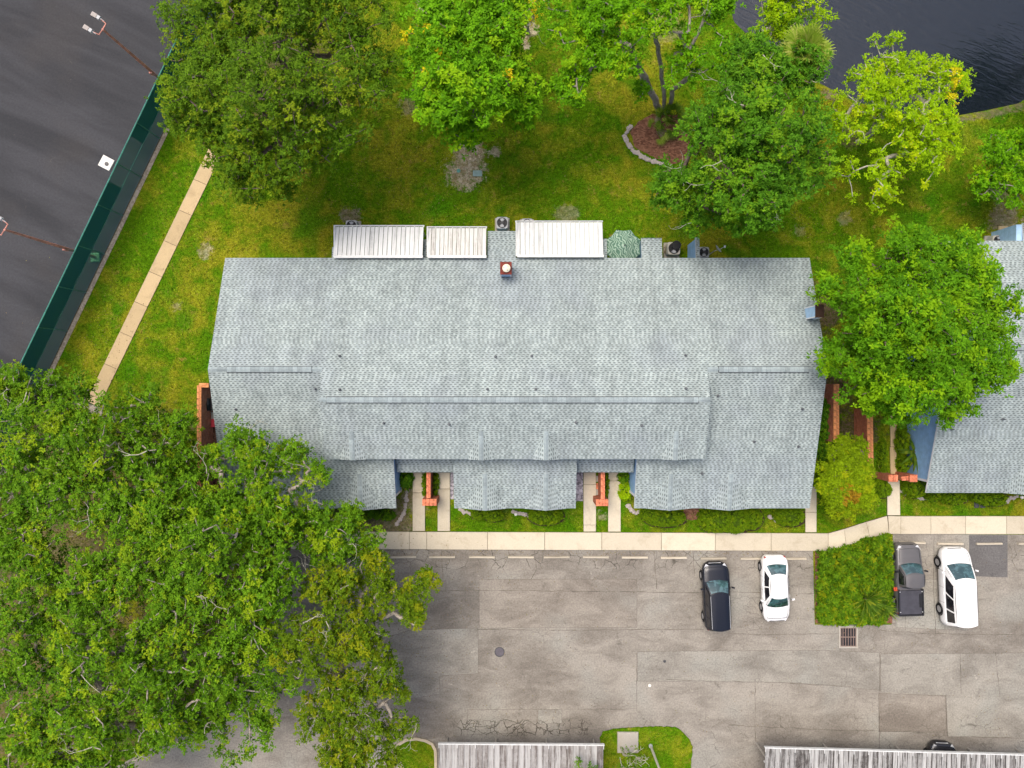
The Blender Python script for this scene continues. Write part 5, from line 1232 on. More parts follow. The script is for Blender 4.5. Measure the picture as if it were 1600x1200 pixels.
    if bare:
        A_, B_, Ra, Rb = [], [], [], []
        def spray(p, d, L, r, depth):
            seg = 4 if depth == 0 else 3; q_ = p
            for k in range(seg):
                d = unit(d + g.normal(0, .32, 3)); e_ = q_ + d * L / seg; r1 = r * (1 - .8 * (k + 1) / seg) + .004
                A_.append(q_); B_.append(e_); Ra.append(r * (1 - .8 * k / seg) + .004); Rb.append(r1)
                if depth < 2 and k > 0 and g.random() < .8: spray(e_, unit(d + g.normal(0, .8, 3)), L * g.uniform(.3, .55), r1 * .8, depth + 1)
                q_ = e_
        for p_ in P[isbare]:
            th_ = g.random() * 6.283; spray(p_ + np.array([0, 0, .25]), np.array([math.cos(th_), math.sin(th_), g.uniform(.0, .5)]), blen * g.uniform(.7, 1.7), (.3 + .7 * blen) * g.uniform(.014, .034), 0)
        VV, FF = frusta(np.array(A_), np.array(B_), np.array(Ra), np.array(Rb), 4)
        if twig_mat: link('dead_twigs', fast_mesh('dead_twigs', VV - loc, FF, twig_mat), root)['kind'] = 'stuff'
        else: o_ = len(V1) + len(V2); vs.append(VV); fs_.append(FF + o_)
    link('trunk', fast_mesh('trunk', np.concatenate(vs) - loc, np.concatenate(fs_), barkm), root)
    cl_ = g.random(n); sel = ~isbare
    picks = np.zeros(n, int)
    if extra:
        for k, (fr, mt, area) in enumerate(extra):
            if area is not None:
                ac_ = at(area[0], area[1], P[:, 2].mean()); hit = np.hypot(P[:, 0] - ac_.x, P[:, 1] - ac_.y) < area[2] * (H - P[:, 2].mean()) / F; picks[hit & (g.random(n) < fr)] = k + 1
            else: picks[(g.random(n) < fr) & (P[:, 2] > np.quantile(P[:, 2], .35))] = k + 1
    Q = P - loc
    leaves('crown', Q[sel & (picks == 0)], cl_[sel & (picks == 0)], leafm, root, tufts, per, cr, flat, ln, wd, up, droop, g)
    if extra:
        for k, (fr, mt, area) in enumerate(extra):
            s_ = sel & (picks == k + 1)
            if s_.any(): leaves('coloured_foliage', Q[s_], cl_[s_], mt, root, max(3, tufts // 2) if area is None else tufts, per, cr * (.55 if area is None else 1), flat, ln, wd, up, droop, g)
    return root

G1 = 'spreading oaks at the lower left'
tree('oak_tree', 'dark green spreading oak beside the court fence at the top left', 'tree', (500, 232),
     [(335, 60, 80, 9, 2.3), (430, 30, 85, 10, 2.5), (545, 45, 70, 9, 2.2), (330, 150, 72, 9, 2.3), (430, 150, 90, 10.5, 2.5), (540, 150, 75, 9, 2.3), (405, 240, 72, 8.5, 2.2), (490, 230, 62, 8.5, 2), (385, 285, 32, 7, 1.5), (590, 110, 36, 8, 1.3), (480, -50, 100, 10, 2.5), (340, -40, 80, 9, 2), (290, 120, 35, 8, 1.2), (290, 30, 38, 8, 1.3), (440, 285, 35, 7, 1.3), (305, 185, 42, 8, 1.4), (345, 230, 42, 8, 1.4), (285, 160, 34, 8, 1.2), (375, 275, 40, 7.5, 1.4), (330, 195, 42, 8.5, 1.5)],
     1060, M['l_oak_dark'], M['bark_dark'], 101, .60, 16, 7, .15, .08, clumpy=.4, low=.25)
tree('maple_tree', 'bright green tree dotted with golden clusters at the top centre', 'tree', (742, 200),
     [(690, 60, 63, 9, 2), (775, 60, 65, 9, 2), (740, 125, 76, 9.5, 2), (685, 165, 49, 8, 1.5), (800, 145, 43, 8, 1.4), (738, 212, 41, 7, 1.4), (740, 0, 81, 9, 2), (655, 95, 32, 7.5, 1.4), (815, 180, 28, 6.5, 1)],
     520, M['l_bright'], M['bark_dark'], 102, .58, 12, 8, .23, .10, extra=[(.05, M['l_gold'], None)], up=.2)
tree('riverside_tree', 'sparse tree with three leaning bare trunks rising from the mulch bed', 'tree', (1036, 172),
     [(930, 40, 47, 8, .9), (968, 92, 31, 8, .8), (1010, 25, 40, 9.5, 1), (1065, 105, 38, 8, .9), (1092, 60, 47, 9, 1.1), (1112, 15, 40, 9, 1), (880, 142, 31, 7, .9), (900, 65, 40, 8, .9), (955, 0, 56, 9, 1), (1060, -15, 67, 10, 1.2), (868, 20, 34, 8, .9), (1003, 148, 18, 5, .5), (1120, 105, 29, 8, .9), (893, 115, 25, 7, .8), (935, 85, 29, 8, .8)],
     310, M['l_bright'], M['bark'], 103, .52, 12, 8, .20, .09, rmax=.26, limbs=[[(1030, 176, 0), (1021, 150, 1.4), (1002, 112, 4), (980, 78, 6.3), (962, 48, 7.6)], [(1040, 176, 0), (1036, 132, 2.6), (1030, 82, 5.2), (1022, 45, 7), (1012, 0, 9)], [(1043, 174, 0), (1052, 140, 2.6), (1085, 112, 6), (1118, 92, 6.6), (1172, 64, 7.2)]], bare=8)
tree('dense_tree', 'dense deep green tree with pale dead twigs north of the right wing', 'tree', (1106, 305),
     [(1170, 130, 62, 8, 2), (1232, 120, 51, 8, 2), (1130, 200, 68, 9, 2), (1210, 210, 79, 10, 2.2), (1250, 262, 47, 8, 1.8), (1115, 270, 56, 8, 1.8), (1182, 290, 70, 9, 2), (1140, 335, 34, 6.5, 1.4), (1065, 285, 38, 6.5, 1.2), (1030, 305, 23, 5.5, .8), (1190, 335, 27, 6, 1), (1270, 205, 27, 8, 1), (1090, 345, 25, 5.5, .9), (1160, 85, 34, 7.5, 1.2)],
     720, M['l_deep'], M['bark_dark'], 104, .55, 16, 7, .16, .09, bare=11, twig_mat=M['bark_pale'], low=.25)
tree('lime_tree', 'yellow-green tree with radiating pale branches on the pond bank', 'tree', (1340, 222),
     [(1390, 108, 49, 6, 1.2), (1448, 140, 53, 6, 1.2), (1342, 150, 46, 6, 1.2), (1425, 200, 60, 6.4, 1.1), (1332, 232, 46, 6, 1.1), (1485, 135, 29, 5.5, .8), (1365, 282, 46, 5.4, 1), (1440, 245, 46, 6, 1), (1312, 190, 30, 5, .8), (1390, 160, 46, 6.8, .9), (1355, 75, 14, 6, .6), (1470, 215, 35, 5.5, .9)],
     310, M['l_lime'], M['bark_pale'], 105, .48, 12, 7, .17, .08, rmax=.20, r0=.026, extra=[(.25, M['l_gold'], (1492, 138, 20))], bare=8, blen=.6, fork=.3)
tree('young_tree', 'bright young tree at the right edge north of the neighbouring house', 'tree', (1540, 272),
     [(1565, 245, 40, 4, 1.2), (1592, 288, 38, 4, 1.1), (1530, 288, 22, 3.4, .8), (1625, 240, 50, 4.4, 1.3), (1600, 225, 25, 4, 1)], 200, M['l_bright'], M['bark'], 106, .45, 11, 8, .16, .08, rmax=.12)
tree('shore_tree', 'tree on the pond shore beyond the right edge, one branch in view', 'tree', (1662, 132),
     [(1828, 30, 120, 8, 3), (1750, 70, 70, 6.5, 2), (1900, 60, 90, 8, 2.5), (1790, -40, 90, 9, 2.5), (1606, 84, 14, 5, .6), (1660, 80, 30, 5.5, .8)], 330, M['l_mid'], M['bark'], 107, .6, 11, 7, .2, .1)
tree('shore_tree', 'dark tree beyond the right edge, mirrored in the pond', 'tree', (1690, 40),
     [(1795, -55, 62, 7, 2), (1840, -95, 60, 8, 2), (1870, -15, 70, 7, 2.2), (1760, 10, 40, 5.5, 1.5)], 240, M['l_oak_dark'], M['bark'], 118, .65, 11, 7, .24, .13)
tree('shade_tree', 'big glossy green tree between the two buildings', 'tree', (1332, 528),
     [(1430, 420, 65, 9, 2), (1350, 450, 52, 8, 2), (1500, 430, 50, 8, 1.8), (1545, 490, 45, 8, 1.8), (1430, 500, 85, 10.5, 2.2), (1340, 540, 58, 8.5, 2), (1525, 560, 55, 8.5, 1.9), (1430, 590, 70, 9, 2), (1350, 610, 42, 7.5, 1.5), (1480, 625, 38, 7, 1.5), (1400, 640, 28, 6.5, 1.2), (1300, 560, 26, 7, 1), (1420, 370, 28, 7.5, 1), (1292, 450, 24, 7, 1), (1330, 400, 24, 7, 1), (1510, 385, 20, 7, .9), (1465, 530, 46, 9.5, 1.8), (1480, 480, 40, 9.5, 1.6)],
     820, M['l_ash'], M['bark_dark'], 108, .58, 13, 8, .22, .09, up=.25, low=.25)
tree('pond_tree', 'light green tree at the top edge by the pond', 'tree', (1168, 76), [(1232, 22, 42, 7, 1.2), (1205, 5, 30, 7, 1.1), (1272, 30, 24, 6, .9), (1240, -30, 50, 7.5, 1.4), (1212, 45, 32, 6.5, .9)], 190, M['l_lime'], M['bark'], 109, .48, 9, 7, .16, .08, rmax=.16, extra=[(.45, M['l_mid'], None)])
tree('yellowing_tree', 'small yellowing tree with bare twigs at the top edge', 'tree', (826, 52), [(830, 28, 20, 5.5, .8), (815, 5, 26, 6, .9), (845, 0, 24, 6, .9), (800, -20, 30, 6, 1)], 60, M['l_gold'], M['bark_pale'], 110, .40, 7, 7, .13, .06, rmax=.12, extra=[(.4, M['l_lime'], None)], bare=12)
tree('oak_tree', 'leftmost oak of the lower left group, over the end of the footpath', 'tree', (190, 712),
     [(40, 620, 59, 7, 1.4), (110, 605, 41, 6, 1.2), (60, 700, 70, 9, 1.8), (140, 680, 65, 9, 1.8), (212, 645, 45, 7, 1.4), (232, 712, 54, 8, 1.8), (282, 672, 35, 7, 1.1), (40, 780, 65, 8, 1.8), (120, 770, 63, 9, 1.8), (290, 735, 39, 7, 1.3), (20, 860, 54, 8, 1.6), (190, 790, 54, 9, 1.5)],
     730, M['l_oak'], M['bark'], 111, .56, 17, 7, .145, .085, group=G1, r0=.026, clumpy=.35, low=.6, bare=11, twig_mat=M['bark_pale'])
tree('oak_tree', 'oak with branches reaching over the left wing of the long roof', 'tree', (400, 830),
     [(252, 805, 65, 9, 1.8), (330, 785, 58, 8, 1.6), (400, 722, 40, 7, 1.1), (455, 715, 29, 6.6, .8), (375, 690, 25, 6.6, .8), (420, 800, 55, 8, 1.5), (485, 822, 40, 7, 1.1), (332, 862, 69, 10, 1.9), (245, 880, 65, 9, 1.8), (420, 885, 61, 9, 1.8), (512, 850, 40, 7, 1.1), (300, 945, 58, 9, 1.8), (395, 955, 61, 9, 1.8), (550, 812, 23, 6, .7), (492, 745, 19, 6.4, .5), (470, 765, 21, 6.4, .5), (575, 850, 25, 6, .7), (330, 715, 25, 6.6, .9)],
     1000, M['l_oak'], M['bark'], 112, .56, 17, 7, .145, .085, group=G1, r0=.026, clumpy=.35, low=.6, bare=14, twig_mat=M['bark_pale'])
tree('oak_tree', 'olive tinged oak reaching over the parking lot, rightmost of the lower left group', 'tree', (535, 950),
     [(520, 925, 48, 8, 1.4), (590, 930, 38, 7, 1.1), (645, 935, 28, 6.5, .9), (672, 905, 15, 6, .6), (560, 1000, 48, 8, 1.4), (480, 1010, 52, 8.5, 1.5), (590, 1055, 34, 7, 1.1), (540, 1080, 42, 7.5, 1.2), (490, 1120, 36, 7, 1.1), (560, 1140, 45, 7, 1.1), (608, 1140, 28, 6, .8), (632, 1082, 11, 6, .4), (642, 1130, 12, 6, .4), (535, 1185, 45, 7, 1.1), (610, 1190, 22, 6, .8), (645, 960, 18, 6.5, .6), (585, 885, 26, 6.5, .8)],
     660, M['l_oak_olive'], M['bark'], 113, .50, 15, 7, .14, .08, group=G1, bare=11, twig_mat=M['bark_pale'])
tree('oak_tree', 'lower leftmost oak filling the bottom left corner', 'tree', (215, 975),
     [(60, 885, 64, 8.5, 1.8), (150, 920, 66, 9, 1.8), (60, 980, 73, 9, 1.8), (160, 1010, 73, 10, 2), (250, 1010, 66, 9.5, 1.8), (60, 1080, 73, 9, 1.8), (150, 1100, 73, 9.5, 1.9), (250, 1090, 64, 9, 1.7), (340, 1040, 61, 8.5, 1.7), (60, 1170, 70, 8, 1.8), (160, 1180, 57, 8, 1.6), (330, 1115, 42, 7, 1.2), (385, 1075, 46, 7, 1.2), (370, 1170, 29, 6.5, .8), (410, 1130, 31, 6.5, .8), (400, 1010, 50, 8, 1.4), (230, 1150, 34, 7.5, 1.1), (290, 1130, 40, 7.5, 1.2), (430, 1060, 45, 7.5, 1.3), (100, 1230, 88, 8, 1.6)],
     1230, M['l_oak'], M['bark'], 114, .56, 17, 7, .145, .085, group=G1, r0=.026, clumpy=.35, low=.6, bare=14, twig_mat=M['bark_pale'])
tree('tall_shrub', 'rounded yellow-green shrub with an orange patch beside the right wing', 'shrub', (1306, 738),
     [(1318, 722, 30, 3, .8), (1308, 762, 32, 3, .8), (1340, 770, 26, 2.6, .8), (1302, 788, 18, 2.2, .6), (1328, 700, 24, 2.9, .8), (1340, 735, 22, 2.8, .7), (1296, 735, 18, 2.6, .6), (1318, 795, 18, 2, .6)], 400, M['l_shrub'], M['bark_dark'], 115, .34, 14, 7, .16, .08, flat=.7, rmax=.10, extra=[(.9, M['l_orange'], (1322, 772, 14))], fork=.2)
tree('small_shrub', 'twiggy shrub on the grass island next to the concrete pad', 'shrub', (968, 1165), [(985, 1185, 20, 2.4, .6), (1000, 1195, 18, 2.3, .5), (978, 1205, 20, 2.3, .6), (992, 1165, 8, 2.2, .3)], 60, M['l_oak_dark'], M['bark_pale'], 116, .26, 8, 7, .09, .05, rmax=.08, bare=16, blen=.45, fork=.2)
tree('small_shrub', 'small tree top showing over the stained carport roof', 'shrub', (880, 1215), [(905, 1196, 16, 3.4, .4), (925, 1200, 10, 3.4, .4), (900, 1225, 25, 3.3, .5)], 34, M['l_mid'], M['bark'], 117, .26, 8, 7, .10, .05, rmax=.07, fork=.3)

# trimmed hedges and low shrubs
def hedge(label, spots, mat='l_hedge', ln=.075, dens=1.7, group=None, name='hedge', seed=5, cat='hedge'):
    """spots: (px, py, rx, ry, h) seen from above"""
    if name == 'hedge':
        for px, py, rx, ry, h in spots: struct(sheet('bed_soil', [(px + (rx * 1.22 + rnd.uniform(-.6, .6)) * math.cos(k * .314), py + (ry * 1.25 + rnd.uniform(-.6, .6)) * math.sin(k * .314)) for k in range(20)], .006 + .0007 * (len(bpy.data.objects) % 9), M['bed_soil']))
    g = np.random.default_rng(seed + len(label)); p0 = at(spots[0][0], spots[0][1], spots[0][4] * .6); root = empty(name, (p0.x, p0.y, 0)); tag(root, label, cat, group)
    cm = MB(); P = []; 
    for px, py, rx, ry, h in spots:
        if name == 'hedge': h *= 1.25; rx *= 1.06; ry *= 1.12
        c = at(px, py, h * .6) - V((p0.x, p0.y, 0)); a, b = rx / 23.6, ry / 23.6; n1, n2 = 14, 6
        o = len(cm.v)
        for i in range(n2 + 1):
            ph = math.pi / 2 * i / n2
            for k in range(n1):
                th = 2 * math.pi * k / n1; cm.v.append((c.x + .88 * a * math.cos(ph) ** .7 * math.cos(th), c.y + .88 * b * math.cos(ph) ** .7 * math.sin(th), .02 + .88 * h * math.sin(ph)))
        for i in range(n2):
            for k in range(n1): cm.f.append([o + i * n1 + k, o + i * n1 + (k + 1) % n1, o + (i + 1) * n1 + (k + 1) % n1, o + (i + 1) * n1 + k]); cm.mi.append(0)
        nn = int(dens * 130 * (a * b + h * (a + b) * .5)) + 20
        th = g.random(nn) * 2 * np.pi; ph = np.arcsin(g.random(nn)); rr_ = 1 + g.normal(0, .045, nn)
        P.append(np.stack([c.x + a * np.cos(ph) ** .7 * np.cos(th) * rr_, c.y + b * np.cos(ph) ** .7 * np.sin(th) * rr_, h * np.sin(ph) * rr_], 1))
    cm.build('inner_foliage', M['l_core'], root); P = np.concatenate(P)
    leaves('foliage', P, g.random(len(P)), M[mat], root, 4, 7, .07, .8, ln, ln * .55, .45, .1, g)
    return root
G2 = 'trimmed hedges along the front beds'
hedge('low hedge left of the fern clump under the middle bay', [(748, 803, 11, 8, .6)], group=G2)
hedge('rounded hedge under the middle bay, second from the left', [(772, 806, 15, 8, .7), (762, 800, 9, 7, .6)], group=G2)
hedge('dome hedge with a dark soil rim under the right part of the middle bay', [(853, 807, 25, 12, .8)], group=G2)
hedge('long trimmed hedge at the left of the right wing bed', [(1018, 803, 16, 9, .8), (1040, 810, 30, 12, .8)], group=G2)
hedge('largest domed hedge under the right wing, touching the sidewalk', [(1122, 812, 27, 19, .9), (1150, 812, 22, 20, .9)], group=G2)
hedge('hedge right of the largest dome under the right wing', [(1175, 811, 16, 15, .8)], group=G2)
hedge('low hedge at the right corner of the right wing', [(1235, 808, 22, 13, .7), (1222, 803, 12, 9, .6)], group=G2)
hedge('clipped ball bush left of the path to the neighbouring house', [(1378, 764, 13, 13, 1.0)], group=G2)
hedge('clipped ball bush below the stepped brick gate wall', [(1431, 765, 13, 12, 1.0)], group=G2)
hedge('small hedge at the corner of the neighbouring house', [(1459, 775, 9, 7, .7)], group=G2)
hedge('flat hedge under the neighbouring eave', [(1492, 778, 20, 9, .7)], group=G2)
hedge('mounded hedge beside the meter lids under the neighbouring eave', [(1552, 780, 22, 10, .8), (1532, 776, 14, 8, .7)], group=G2)
hedge('loose green shrubs under the left wing eave', [(570, 803, 20, 9, .7), (600, 805, 16, 8, .5), (545, 808, 16, 8, .6)], 'l_mid', .10, .8, None, 'shrub', cat='shrub')
hedge('dark leafy shrub in the corner of the left entry', [(634, 748, 8, 12, 1.0)], 'l_deep', .17, .5, None, 'shrub', cat='shrub')
hedge('dark green shrub at the top of the right entry bed', [(974, 746, 8, 9, .7)], 'l_mid', .10, .8, None, 'shrub', cat='shrub')
hedge('yellowish loose shrub in the right entry bed', [(977, 768, 8, 13, .6)], 'l_lime', .16, .5, None, 'shrub', cat='shrub')
hedge('narrow dark planting left of the left entry wall', [(663, 757, 3, 18, .5)], 'l_hedge', .09, .8, None, 'shrub', cat='shrub')
hedge('narrow dark planting right of the left entry wall', [(681, 757, 4, 18, .5)], 'l_hedge', .09, .6, None, 'shrub', cat='shrub')
hedge('narrow dark planting right of the right entry wall', [(948, 757, 3, 18, .5)], 'l_hedge', .09, .6, None, 'shrub', cat='shrub')
hedge('dark shrubs along the right gable wall', [(1290, 640, 10, 16, 1.2), (1289, 672, 9, 16, 1.1), (1286, 705, 7, 14, .9)], 'l_deep', .13, .7, None, 'shrub', cat='shrub')
hedge('dark green shrub beside the path by the blue gable', [(1412, 690, 8, 22, .9), (1413, 725, 8, 14, .7)], 'l_hedge', .12, .8, None, 'shrub', cat='shrub')
hedge('leafy strip between garden wall and side path', [(1380, 705, 6, 20, .5), (1381, 730, 6, 10, .6)], 'l_hedge', .11, .6, None, 'shrub', cat='shrub')
hedge('courtyard shrub behind the brick wall', [(321, 617, 4, 8, .8)], 'l_bright', .12, .5, None, 'shrub', cat='shrub')
hedge('small sprig beside the patio umbrella closet', [(1043, 390, 5, 6, .3)], 'l_dry', .10, .5, None, 'shrub', cat='shrub')

# ground cover on the planted island (one mass)
g = np.random.default_rng(77)
ip = np.stack([g.uniform(1274, 1394, 4200), g.uniform(836, 974, 4200)], 1)
ok = inside(ip[:, 0], ip[:, 1], [(1284, 866), (1312, 860), (1350, 847), (1389, 836), (1392, 900), (1390, 950), (1378, 972), (1282, 972), (1281, 930)])
ip = ip[ok] + g.normal(0, 1.6, (int(ok.sum()), 2)); hgt = .20 + .85 * np.clip((968 - ip[:, 1]) / 50, 0, 1) * np.clip(.5 + .8 * np.sin(ip[:, 0] * .17 + 1.6 * np.sin(ip[:, 1] * .09)) * np.sin(ip[:, 1] * .15 + 1.2 * np.sin(ip[:, 0] * .11)), .0, 1.3); hgt = hgt * g.uniform(.55, 1.15, len(hgt))
pts = np.array([list(at(x, y, h)) for (x, y), h in zip(ip, hgt)])
o = leaves('ground_cover', pts, g.random(len(pts)), M['l_island'], None, 3, 6, .15, .9, .22, .10, .45, .1, g); o.name = 'ground_cover'
tag(o, 'leafy green ground cover filling the planted island', 'ground cover', None, 'stuff')

for lb, spots in (('upper left', [(1301, 884, 17, 16, .95)]), ('top middle', [(1332, 872, 17, 15, 1.05)]), ('top right', [(1367, 858, 18, 16, 1.1), (1378, 880, 12, 13, .8)]), ('middle left', [(1300, 920, 15, 17, .8)]), ('central', [(1330, 902, 16, 14, .9)]), ('lower left', [(1306, 952, 17, 11, .6)]), ('middle right', [(1372, 905, 14, 14, .85)])):
    hedge('loose leafy shrub of the planted island, the ' + lb + ' one', spots, 'l_island', .17, .55, 'shrubs on the planted island', 'shrub', 31 + len(lb), 'shrub')

def strap_plant(name, label, cat, px, py, n, ln, w, mat, zb=.2, rise=(.35, 1.1), tipz=.2, extra=0):
    g = np.random.default_rng(int(px + py)); p = at(px, py); root = empty(name, (p.x, p.y, 0)); tag(root, label, cat)
    vs, fs_, ti, cc = [], [], [], []
    for k in range(n):
        th = g.random() * 2 * math.pi; el = g.uniform(*rise); L = ln * g.uniform(.7, 1.1); d = np.array([math.cos(th), math.sin(th), 0]); s = np.array([-d[1], d[0], 0]); o = len(vs); seg = 6
        for i in range(seg + 1):
            f = i / seg; pos = d * L * math.cos(el) * f * (1 + .1 * f) + np.array([0, 0, zb + L * math.sin(el) * f - L * .75 * f * f * math.cos(el) * (1 - tipz)]); ww = w * (1 - f ** 2.5) * (.55 + .9 * f * (1 - f) * 2) + .004
            pos[2] = max(pos[2], .04); vs += [pos - s * ww / 2, pos + s * ww / 2]
        for i in range(seg): fs_.append([o + 2 * i, o + 2 * i + 1, o + 2 * i + 3, o + 2 * i + 2]); ti.append(np.clip(g.normal(.5, .25), 0, 1)); cc.append(g.random() if i < 4 else 1 - g.random() * .4)
    link('fronds', fast_mesh('fronds', np.array(vs), np.array(fs_), mat, {'tint': ti, 'clump': cc}), root)
    MB().lathe((0, 0, 0), [(.09, 0), (.07, zb), (.02, zb + .1)], 8).build('stem', M['bark_dark'], root)
    return root
strap_plant('dracaena_plant', 'large spiky plant with arching strap leaves on the planted island', 'plant', 1346, 932, 62, 1.9, .10, M['l_frond'], .5, (.25, 1.2), .45)
strap_plant('dracaena_plant', 'smaller spiky plant at the right edge of the planted island', 'plant', 1376, 946, 60, 1.4, .10, M['l_frond'], .3, (.3, 1.2), .35)
strap_plant('banana_plant', 'broad leaved banana plant against the blue gable wall', 'plant', 1417, 704, 11, 1.5, .24, M['l_frond'], .9, (.2, .8), .5)
strap_plant('fern_clump', 'fan shaped fern clump between the hedges of the middle bay', 'plant', 785, 801, 34, .62, .10, M['l_frond'], .15, (.2, 1.0), .4)
strap_plant('spider_plant', 'thin strappy plant at the gate pier beside the side path', 'plant', 1374, 741, 30, .75, .05, M['l_palm'], .2, (.3, 1.2), .3)
strap_plant('leafy_plant', 'big-leaved plant in the soil of the left entry', 'plant', 635, 756, 18, .6, .16, M['l_frond'], .3, (.2, 1.0), .5)
strap_plant('ginger_plant', 'yellow-green strappy plant beside the right entry walk', 'plant', 977, 766, 40, .6, .06, M['l_palm'], .25, (.3, 1.2), .4)
p = at(1398.5, 920, .8); root = empty('flower_stalk', (p.x, p.y, 0)); tag(root, 'orange-red flower head leaning over the pickup bed', 'flower')
MB().tube([(-.35, -.1, 0), (-.12, -.04, .5), (0, 0, .82)], .014, 5).build('stem', M['l_frond'], root)
m = MB()
for k in range(9): a_ = k * .7; m.box((.09 * math.cos(a_), .09 * math.sin(a_), .82 + .03 * (k % 3)), (.10, .045, .04), a_)
m.build('petals', M['flower'], root)

def fan_palm(name, label, px, py, ht, n, fr, stalk, mat, dry=0, seed=3, lean=(0, 0)):
    g = np.random.default_rng(seed); p = at(px, py); root = empty(name, (p.x, p.y, 0)); tag(root, label, 'palm'); top = V((lean[0], lean[1], ht))
    if ht > .8: MB().tube([(0, 0, 0), tuple(top * .5 + V((.1, .05, 0))), tuple(top)], [.2, .16, .15], 10).build('trunk', M['bark'], root)
    for kind, cnt, mt in (('frond', n, mat), ('dry_frond', dry, M['l_dry'])):
        for k in range(cnt):
            th = 2.4 * k + g.normal(0, .3); el = g.uniform(-.2, 1.35) if kind == 'frond' else g.uniform(-1.1, -.3); d = np.array([math.cos(th) * math.cos(el), math.sin(th) * math.cos(el), math.sin(el)]); c = np.array(top) + d * stalk * g.uniform(.8, 1.1)
            s = unit(np.cross(np.array([0, 0, 1.]), d)); u = np.cross(d, s); vs, fs_, ti, cc = [], [], [], []; nb = 20
            for j in range(nb):
                a_ = (j / (nb - 1) - .5) * 4.0; e = d * math.cos(a_) + s * math.sin(a_); w_ = np.cross(e, u) * .045 * fr / .8; L = fr * (1 - .28 * abs(a_) / 2); o = len(vs); dr = np.array([0, 0, -1.]) * .22 * L
                vs += [c, c + e * L * .5 + w_, c + e * L + dr, c + e * L * .5 - w_]; fs_.append([o, o + 1, o + 2, o + 3]); ti.append(np.clip(g.normal(.5, .2), 0, 1)); cc.append(.3 + .6 * g.random())
            o = link(kind, fast_mesh(kind, np.array(vs), np.array(fs_), mt, {'tint': ti, 'clump': cc}), root)
            MB().tube([tuple(top), tuple(c)], .018, 4).build('stalk', mt, o)
    return root
fan_palm('cabbage_palm', 'fan palm crown with dry fronds against the pond', 1172, 180, 8.2, 30, 1.05, .80, M['l_palm'], 8, 8, (.1, .2))
fan_palm('saw_palmetto', 'low fan palm growing in the mulch bed under the leaning trunks', 1045, 190, .55, 16, .62, .85, M['l_frond'], 3, 9)
fan_palm('saw_palmetto', 'small light green palmetto at the front of the mulch bed', 1024, 206, .4, 6, .5, .7, M['l_palm'], 0, 10)

# grass blades over the lawns (one mass)
g = np.random.default_rng(5); NB = 190000
bx = np.stack([g.uniform(60, 1600, NB), g.uniform(-10, 1000, NB)], 1)
bad = np.zeros(NB, bool)
for poly in ([(345, 395), (1272, 390), (1275, 800), (345, 800)], [(1440, 370), (1700, 370), (1700, 776), (1440, 776)], LOT, [(393, -80), (410, -80), (-20, 820), (-40, 820), (-300, 820), (-300, -80)], [(440, 829), (1290, 829), (1385, 804), (1700, 804), (1700, 836), (1395, 836), (1300, 862), (440, 859)], [(1270, 836), (1400, 832), (1400, 980), (1270, 980)],
             [(1130, -50), (1138, 35), (1175, 66), (1282, 136), (1340, 166), (1420, 188), (1495, 190), (1560, 180), (1700, 150), (1700, -60)], [(970, 200), (1000, 180), (1090, 180), (1080, 262), (1040, 262), (980, 235)],
             [(cl(90) - 9.6, 85), (cl(90) + 9.6, 95), (cl(770) + 9.6, 775), (cl(770) - 9.6, 765)], [(310, 598), (350, 598), (350, 790), (310, 790)]):
    bad |= inside(bx[:, 0], bx[:, 1], poly)
for x0, x1, y0, y1 in ((644, 665, 735, 831), (683, 704, 735, 831), (910, 932, 735, 832), (949, 971, 735, 832), (1256, 1276, 750, 833), (1384, 1407, 590, 808), (518, 662, 372, 410)): bad |= (bx[:, 0] > x0) & (bx[:, 0] < x1) & (bx[:, 1] > y0) & (bx[:, 1] < y1)
bx = bx[~bad]; n = len(bx); c = np.stack([(bx[:, 0] - 800) * H / F, (600 - bx[:, 1]) * H / F, np.zeros(n)], 1); th = g.random(n) * 2 * np.pi; s = np.stack([np.cos(th), np.sin(th), np.zeros(n)], 1); h = g.uniform(.03, .075, n)[:, None]; w = g.uniform(.03, .06, n)[:, None]
tip = c + np.concatenate([g.normal(0, .05, (n, 2)), h], 1); v = np.stack([c - s * w, c + s * w, tip], 1).reshape(-1, 3)
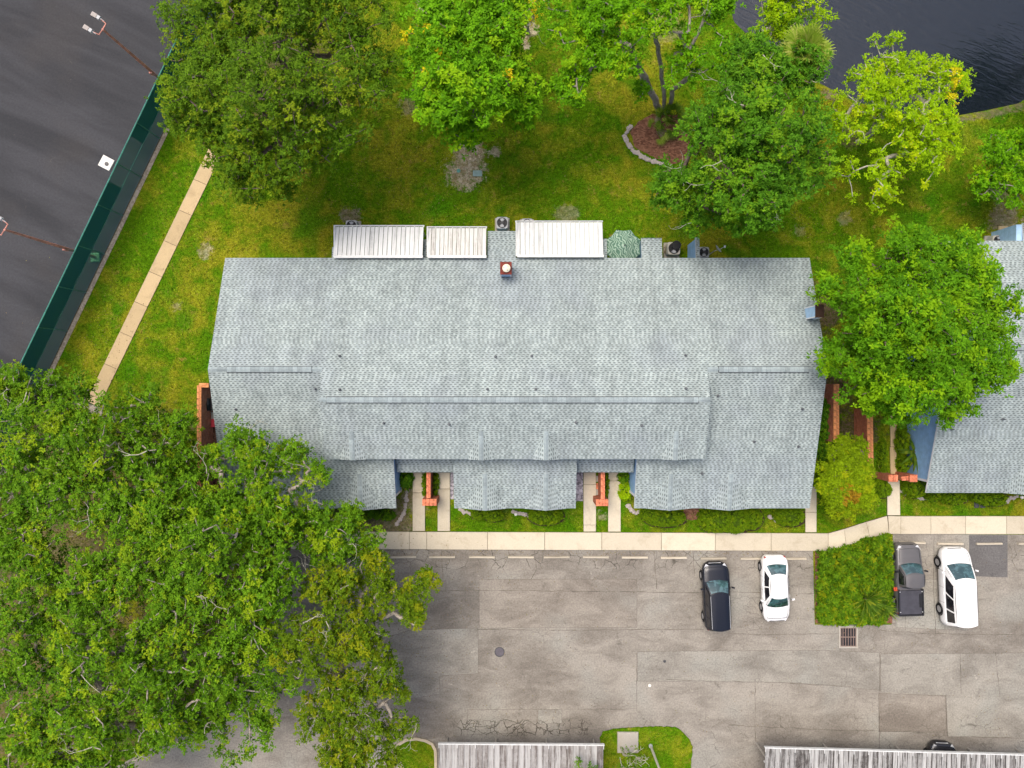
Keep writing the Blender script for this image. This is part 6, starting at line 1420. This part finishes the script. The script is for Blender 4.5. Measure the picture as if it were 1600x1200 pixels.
o = link('grass', fast_mesh('grass', v, None, M['blades'], dict(tint=g.random(n), **dict(zip(('bare', 'bare_amount', 'litter'), bare_fields(c[:, 0], c[:, 1])))), np.arange(n * 3).reshape(n, 3))); tag(o, 'mown lawn grass blades around the buildings', 'grass', None, 'stuff')

# fallen leaves on lot, walks and lawn (one mass)
g = np.random.default_rng(91); cx_ = np.concatenate([g.normal(600, 90, 900), g.uniform(480, 1400, 500), g.uniform(560, 1250, 260), g.normal(640, 110, 500), g.uniform(1400, 1600, 150), g.normal(1180, 80, 250), g.normal(180, 60, 250)])
cy_ = np.concatenate([g.normal(980, 110, 900), g.uniform(862, 1150, 500), g.uniform(858, 868, 260), g.normal(270, 50, 500), g.uniform(860, 1150, 150), g.normal(350, 30, 250), g.normal(540, 60, 250)])
k = (cx_ > 430) | (cy_ < 620); cx_, cy_ = cx_[k], cy_[k]; k = ~(((cx_ > 340) & (cx_ < 1275) & (cy_ > 390) & (cy_ < 829)) | ((cx_ > 1435) & (cy_ > 365) & (cy_ < 780))); cx_, cy_ = cx_[k], cy_[k]; n = len(cx_)
zz = np.where((cy_ > 829) & (cy_ < 858), .125, np.where(cy_ > 858, .03, .06)); c = np.stack([(cx_ - 800) * H / F, (600 - cy_) * H / F, zz], 1); th = g.random(n) * 6.283; a = np.stack([np.cos(th), np.sin(th), g.normal(0, .15, n)], 1) * g.uniform(.025, .055, (n, 1)); b = np.stack([-np.sin(th), np.cos(th), g.normal(0, .15, n)], 1) * g.uniform(.015, .03, (n, 1))
v = np.stack([c - a, c + b, c + a, c - b], 1).reshape(-1, 3); v[:, 2] = np.maximum(v[:, 2], np.repeat(zz, 4) - .004)
o = link('fallen_leaves', fast_mesh('fallen_leaves', v, np.arange(n * 4).reshape(n, 4), leaf('fallen_leaf', (0.09, 0.06, 0.03), (0.24, 0.17, 0.08), (0.16, 0.17, 0.03), .3, .1), {'tint': g.random(n), 'clump': g.random(n)})); tag(o, 'scattered fallen leaves on the asphalt, walks and lawn', 'leaves', None, 'stuff')
